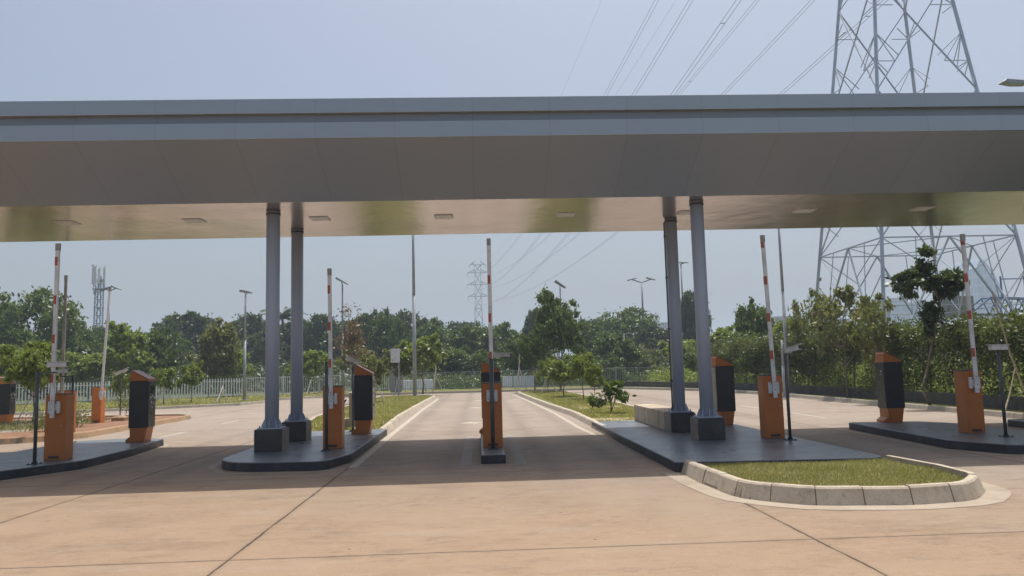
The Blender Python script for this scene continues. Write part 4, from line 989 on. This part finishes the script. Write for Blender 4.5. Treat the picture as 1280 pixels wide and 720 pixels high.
# big tree on the right lawn, street-tree style
tree('lawn_tree', 'tall leafy tree with a pale forked trunk on the far right lawn', 'tree', 700, 364, 45, 70, 'street', 1, .1)
tree('lawn_tree', 'bent leaning tree left of the tall lawn tree', 'tree', 668, 412, 47, 48, 'street', 2, .1)
YG = 'young planted trees beside the lanes'
for px, top, Y, w, kind, seed, lb in [
    (704, 447, 36, 46, 'light', 1, 'small leafy young tree at the foot of the tall lawn tree'), (728, 436, 33, 40, 'light', 2, 'young tree with a thin stem at the middle of the right lawn'),
    (742, 452, 30, 30, 'light', 3, 'slender young tree right of middle on the right lawn'), (684, 446, 42, 30, 'light', 3, 'leafy young tree far back on the right lawn'),
    (44, 420, 26.6, 66, 'light', 1, 'staked young tree in the left planter near the left edge'), (528, 418, 46, 62, 'light', 3, 'pale green young tree right of the tall grey pole'),
    (498, 432, 45.5, 46, 'olive', 1, 'olive young tree behind the tripod stakes on the left lawn'), (468, 440, 36, 40, 'olive', 2, 'young tree with bowed branches at the front of the left lawn'),
    (205, 455, 41, 30, 'light', 2, 'tiny young tree on the left verge'), (240, 452, 42, 34, 'light', 3, 'second tiny young tree along the left verge'), (150, 462, 38, 26, 'light', 1, 'young tree behind the thin camera post')]:
    tr = tree('young_tree', lb, 'tree', px, top, Y, w, kind, seed, .1, YG)
    if lb.startswith(('staked', 'pale', 'olive', 'young tree with bowed', 'leafy', 'tiny')):
        for k in range(3):
            a = k*2.1+.4; MB().bar((math.cos(a)*.5, math.sin(a)*.5, 0), (math.cos(a)*.03, math.sin(a)*.03, 1.05), .035).build('stake', 'bamboo_pale', tr)
# extra groups of bare stakes on the lawns
for i, (px, Y, h, lb) in enumerate(((650, 46.5, 1.9, 'white bare stake tripod at the head of the right lawn'), (388, 52.0, .8, 'short stake tripod at the fence right of the left columns'), (278, 41, .75, 'short crossed stakes on the verge left of the slim lamp'), (455, 51.5, .9, 'stake tripod by the white fence above the left machine'), (545, 52, 1.5, 'tall thin stakes at the far end of the centre lane'))):
    p = at(px, 480, Y); r = empty('stake_tripod', (p.x, Y, .09), lb, 'plant stakes', 'bamboo stakes for young trees')
    for k in range(3):
        a = k*2.1+.2; MB().bar((math.cos(a)*.45, math.sin(a)*.45, 0), (-math.cos(a)*.06, -math.sin(a)*.06, h*(.8+.2*k)), .045).build('stake', 'bamboo_pale', r)
# dry brown tree
dt = [[(0, 0, 0, .035), (-.12, 0, .9, .032), (-.28, 0, 1.6, .028), (-.22, 0, 2.6, .024), (-.32, 0, 3.6, .018), (-.38, 0, 4.9, .008)], [(-.28, 0, 1.6, .018), (.12, 0, 2.3, .014), (.2, 0, 3.3, .007)],
      [(-.22, 0, 2.6, .014), (.02, 0, 3.5, .01), (.1, 0, 4.4, .005)], [(-.3, 0, 3.2, .012), (-.55, 0, 3.9, .006)], [(-.28, 0, 2.0, .012), (-.6, .1, 2.6, .006)], [(-.34, 0, 4.0, .01), (-.12, 0, 4.7, .004)]]
pb = at(445, 500, 38)
custom_tree('dry_tree', 'thin dried out tree with curled brown leaves behind the barrier by the left columns', 'tree', (pb.x, 38, .1),
            [(-.35, 0, 4.2, .3, .3, .8), (-.1, 0, 3.8, .3, .3, .7), (-.2, 0, 2.5, .6, .5, .5), (-.45, 0, 3.3, .3, .3, .5), (.05, 0, 3.1, .2, .2, .4)], 1150, .17, 'leaf_dry', dt, 'bark_pale', seed=41, sub=.5)
# large-leaf shrub at the front of the right lawn
sx = at(763, 500, 23.2)
custom_tree('lawn_shrub', 'broad leaved shrub with drooping leaves on the right lawn near the plinth', 'shrub', (sx.x, 23.2, .1),
            [(0, 0, .62, .5, .4, .2), (-.4, 0, .45, .25, .3, .15), (.45, 0, .58, .25, .3, .14), (.0, 0, .85, .3, .3, .15), (-.6, 0, .4, .2, .2, .12)], 460, .2, 'leaf_mid',
            [[(0, 0, 0, .02), (.02, 0, .3, .018), (-.1, 0, .6, .012), (-.4, 0, .5, .006)], [(.0, 0, .05, .016), (.15, 0, .4, .012), (.4, 0, .62, .006)], [(.02, 0, .3, .012), (0, 0, .9, .006)]], seed=43, sub=.35, aspect=.42)
# dry shrub tufts in the left planter
for px, Y, h, w, lb in ((57, 22.4, .6, .5, 'dark green leafy tuft left of the front left barrier cabinet'), (97, 24.0, .62, .6, 'sparse dry shrub between the camera post and the slim orange barrier'), (158, 31, .8, .5, 'leafy tuft behind the left machine')):
    p = at(px, 500, Y)
    custom_tree('planter_shrub', lb, 'shrub', (p.x, Y, .105), [(0, 0, h*.55, w*.5, w*.5, h*.45)], 420, .09, 'leaf_olive', [[(0, 0, 0, .012), (.05, 0, h*.5, .008), (-.1, 0, h*.9, .003)], [(0, 0, 0, .01), (.15, 0, h*.7, .003)]], seed=int(px), sub=.5)

# palm
def palm():
    p = at(352, 384, 100); root = empty('palm_tree', (p.x, 100, 0), 'palm showing its fronds between and beside the left columns', 'tree'); h = p.z-1.2
    MB().tube([(0, 0, 0), (.3, 0, h*.5), (.1, 0, h)], [.22, .17, .14], 8).build('trunk', 'bark', root)
    rg = np.random.default_rng(3); V = []
    for i in range(22):
        a = i*2.4; el = rnd.uniform(-.2, 1.1); L = 3.6
        for k in range(46):
            t = k/46; r = L*t; z = h+r*math.sin(el)-2.2*t*t; x = .1+math.cos(a)*r*math.cos(el*.6); y = math.sin(a)*r*math.cos(el*.6)
            for s in (-1, 1):
                b = Vector((x, y, z)); d = Vector((-math.sin(a)*s, math.cos(a)*s, -.5)).normalized()*(.75*(1-t*.6)); w = Vector((math.cos(a), math.sin(a), 0))*.07
                V += [b-w, b+w, b+d+w*.3, b+d]
    o = bpy.data.objects.new('fronds', leaf_mesh('fronds', np.array([tuple(v) for v in V]), 'leaf_dark')); COL.objects.link(o); o.parent = root
palm()

# ================================================================== FAR THINGS
def place(name, label, cat, px, py, Y): p = at(px, py, Y); return empty(name, (p.x, Y, 0), label, cat), p
r, p = place('glass_tower', 'hazy blue glass office tower with a slanted top behind the pylon', 'office tower', 1217, 326, 420)
zt = p.z; MB().prism([(-7, 0), (6, 0), (6, zt*.70), (3, zt*.84), (-2, zt*.97), (-4, zt), (-7, zt*.9)], -12, 12, 'y').build('facade', 'tower_glass_hazed', r)
MB().box(-6, -4.6, -2, 2, zt*.94, zt*.98).build('mast', 'tower_blue', r)
r, p = place('office_block', 'hazy pale blue office block left of the glass tower behind the hedge', 'office building', 1137, 378, 400)
MB().box(-13, 10, 0, 20, 0, p.z).build('facade', 'tower_glass_hazed', r); MB().box(-8, 2, 5, 15, p.z+.01, p.z+3).build('roof_plant', 'block_grey', r)
r, p = place('office_block', 'hazy grey block between the right columns', 'office building', 838, 410, 420)
MB().box(-9, 12, 0, 18, 0, p.z).build('facade', 'block_windows', r); MB().box(-4, 1, 4, 12, p.z+.01, p.z+3.5).build('roof_plant', 'block_grey', r)
r, p = place('office_block', 'long hazy low block beyond the hedge right of the tilted arm', 'office building', 990, 400, 330)
MB().box(-18, 26, 0, 16, 0, p.z).build('facade', 'block_windows', r); MB().box(-6, 6, 4, 12, p.z+.01, p.z+2).build('roof_plant', 'block_grey', r)
# pale roofed hall behind the hedge
r = empty('warehouse', (42, 85, 0), 'hall with a long pale roof just above the hedge at right', 'warehouse'); pz = at(1235, 396, 85).z
xl = at(1185, 396, 85).x-42
MB().prism([(xl, 0), (xl+22, 0), (xl+22, pz-1.2), (xl, pz-1.2)], 0, 14, 'y').build('wall', 'shed_wall', r)
MB().prism([(xl-.6, pz-1.25), (xl+4, pz-.5), (xl+11, pz), (xl+18, pz-.4), (xl+22.6, pz-1.25), (xl+22.6, pz-1.1), (xl+18, pz-.2), (xl+11, pz+.2), (xl+4, pz-.3), (xl-.6, pz-1.1)], -1, 15, 'y').build('roof', 'roof_pale', r)
# blue lattice boom with counterweight
r, p = place('crane_boom', 'blue lattice crane boom with a grey block at its end behind the hedge', 'crane', 1208, 393, 75)
o = Vector((p.x, 75, 0)); zb, zt = p.z, at(1208, 373, 75).z; m = MB(); W = 1.4; L = 24
for y in (-W/2, W/2):
    m.bar((0, y, zb), (L, y, zb-.9), .12); m.bar((2.2, y, zt), (L, y, zt-.9), .12); m.bar((0, y, zb), (2.2, y, zt), .12)
    nn = 15
    for k in range(nn):
        x0 = 2.2+(L-2.2)*k/nn; x1 = 2.2+(L-2.2)*(k+1)/nn; f = lambda x, z: z-.9*(x/L); xm = (x0+x1)/2
        m.bar((x0, y, f(x0, zt)), (xm, y, f(xm, zb)), .08); m.bar((xm, y, f(xm, zb)), (x1, y, f(x1, zt)), .08)
for k in range(12): x = L*k/12; m.bar((x, -W/2, zb-.9*x/L), (x, W/2, zb-.9*x/L), .07)
m.build('boom', 'crane_blue', r)
MB().box(-2.2, .3, -.9, .9, zb-.3, zt+.2).box(-1.8, -1, -.7, .7, zt+.21, zt+1.6).build('counterweight', 'block_grey', r, bev=.05)
m = MB()
for x in (3.9, 6.4): m.bar((x, 0, zt-.3), (x, 0, zt+2.2), .12)
m.bar((3.9, 0, zt+1.9), (6.4, 0, zt+1.9), .1); m.bar((8, 0, zt-.3), (8.2, 0, zt+4.2), .12); m.bar((7.4, 0, zt+4.1), (8.8, 0, zt+4.1), .1)
m.build('guard_frame', 'crane_blue', r)
MB().box(7, 9, -1, 1, 0, zb-.5).box(17, 19, -1, 1, 0, zb-.9).build('pier', 'block_grey', r)
# white barrier blocks and sign beyond the far railing
for x0, x1, y, h, lb in ((at(486, 480, 57).x, at(541, 480, 57).x, 57, .8, 'row of white concrete barriers behind the railing left of the centre lane'), (at(628, 480, 57).x, at(668, 480, 57).x, 57, .9, 'white sloping barrier behind the railing right of the centre machine')):
    m = MB(); n = max(2, int((x1-x0)/1.1)); w = (x1-x0)/n
    for k in range(n):
        xa = x0+k*w+.02; m.prism([(y-.3, 0), (y+.3, 0), (y+.1, h), (y-.1, h)], xa, xa+w-.04, 'x')
    tag(m.build('concrete_barrier', 'white_board', bev=.02), lb, 'barrier')
r, p = place('sign_board', 'white notice board on a post behind the olive young tree', 'sign', 494, 436, 44.6)
MB().box(-.27, .27, -.03, .03, p.z-.8, p.z).build('board', 'shed_wall', r, bev=.01); MB().cyl((.2, 0, 0), (.2, 0, p.z-.81), .04, n=8).build('post', 'galvanised', r)
r, p = place('utility_cabinet', 'light grey utility cabinet among the stakes on the left lawn', 'cabinet', 495, 458, 50.5)
MB().prism([(-.45, .35), (-.3, .1), (.3, .1), (.45, .35), (.45, p.z), (-.45, p.z)], -.25, .25, 'y').build('cabinet_body', 'lamp_grey', r, bev=.03); MB().box(-.01, .01, -.26, -.251, .4, p.z-.1).build('door_seam', 'plinth_dark', r)
# parked white car and low carport roof beyond the bend
def car(px, Y, label, rot=0):
    p = at(px, 465, Y); r = empty('parked_car', (p.x, Y, 0), label, 'car', rot=rot)
    MB().prism([(-2.2, .35), (2.2, .35), (2.25, .75), (2.05, .95), (1.1, 1.02), (-1.9, 1.02), (-2.2, .9)], -.85, .85, 'y').build('body', 'car_white', r, bev=.06)
    MB().prism([(-1.75, 1.025), (1.05, 1.025), (.45, 1.5), (-1.3, 1.52)], -.74, .74, 'y').build('roof', 'car_white', r, bev=.08)
    MB().prism([(-1.55, 1.06), (.85, 1.06), (.38, 1.42), (-1.2, 1.44)], -.755, .755, 'y').build('window', 'car_glass', r)
    for x in (-1.4, 1.4):
        for y in (-.86, .86):
            w = MB().cyl((x, y-.1, .33), (x, y+.1, .33), .33, n=20).build('wheel', 'rubber', r); MB().cyl((x, y-.11, .33), (x, y+.11, .33), .19, n=14).build('rim', 'galvanised', w)
    MB().box(2.2, 2.27, -.75, -.45, .68, .8).build('headlight', 'light_lens', r); MB().box(2.2, 2.27, .45, .75, .68, .8).build('headlight', 'light_lens', r)
car(812, 72, 'white car parked beyond the road bend below the winged lamp post')
r, p = place('carport', 'low open shelter with a thin pale roof left of the rear right column', 'shelter', 822, 461, 66)
MB().box(-1.9, 1.9, -1.5, 1.5, p.z-.08, p.z+.02).build('roof', 'roof_pale', r)
m = MB()
for x in (-1.7, 0, 1.7): m.cyl((x, -1.4, 0), (x, -1.4, p.z-.09), .04, n=8)
m.build('posts', 'galvanised', r)

# ================================================================== HAZE
def haze():
    m = bpy.data.materials.new('haze_air'); m.use_nodes = True; nt = m.node_tree; nt.nodes.remove(nt.nodes['Principled BSDF'])
    v = nt.nodes.new('ShaderNodeVolumePrincipled'); v.inputs['Density'].default_value = .0011; v.inputs['Color'].default_value = (.71, .85, 1, 1); v.inputs['Anisotropy'].default_value = .2
    nt.links.new(v.outputs[0], nt.nodes['Material Output'].inputs['Volume']); MATS['haze_air'] = m
    o = MB().box(-1600, 1600, -450, 2700, -3.2, 90).build('haze', 'haze_air'); tag(o, 'pale blue haze in the distant air', None, None, 'stuff')
haze()

# ================================================================== LIGHT, SKY, CAMERA
w = bpy.data.worlds.new('World'); sc.world = w; w.use_nodes = True; nt = w.node_tree
sky = nt.nodes.new('ShaderNodeTexSky'); sky.sky_type = 'NISHITA'; sky.sun_disc = False
EL, AZ = 75, 26   # azimuth clockwise from +Y (towards +X)
sky.sun_elevation = R(EL); sky.sun_rotation = R(AZ); sky.air_density = 1.0; sky.dust_density = 6.0; sky.ozone_density = .45; sky.altitude = 10
bg = nt.nodes['Background']; bg.inputs['Strength'].default_value = .104; nt.links.new(sky.outputs[0], bg.inputs['Color'])
sd = bpy.data.lights.new('sun', 'SUN'); sd.energy = 3.6; sd.angle = R(.5); sd.color = (1, .955, .89)
so = bpy.data.objects.new('sun', sd); COL.objects.link(so); so.location = (0, 0, 80)
d = Vector((math.sin(R(AZ))*math.cos(R(EL)), math.cos(R(AZ))*math.cos(R(EL)), math.sin(R(EL))))
so.rotation_euler = d.to_track_quat('Z', 'Y').to_euler()
cd = bpy.data.cameras.new('camera'); co = bpy.data.objects.new('camera', cd); COL.objects.link(co); sc.camera = co
cd.sensor_width = 36; cd.lens = F/1280*36; cd.clip_end = 6000; cd.clip_start = .05
from mathutils import Matrix
M = Matrix((CR, CU, -CF)).transposed().to_4x4(); M.translation = Vector((0, 0, CH)); co.matrix_world = M
sc.view_settings.view_transform = 'Standard'; sc.view_settings.look = 'None'; sc.view_settings.exposure = 0.42; sc.view_settings.gamma = 1
sc.render.engine = 'CYCLES'
try:
    sc.cycles.max_bounces = 7; sc.cycles.volume_bounces = 0; sc.cycles.transparent_max_bounces = 8
except Exception: pass
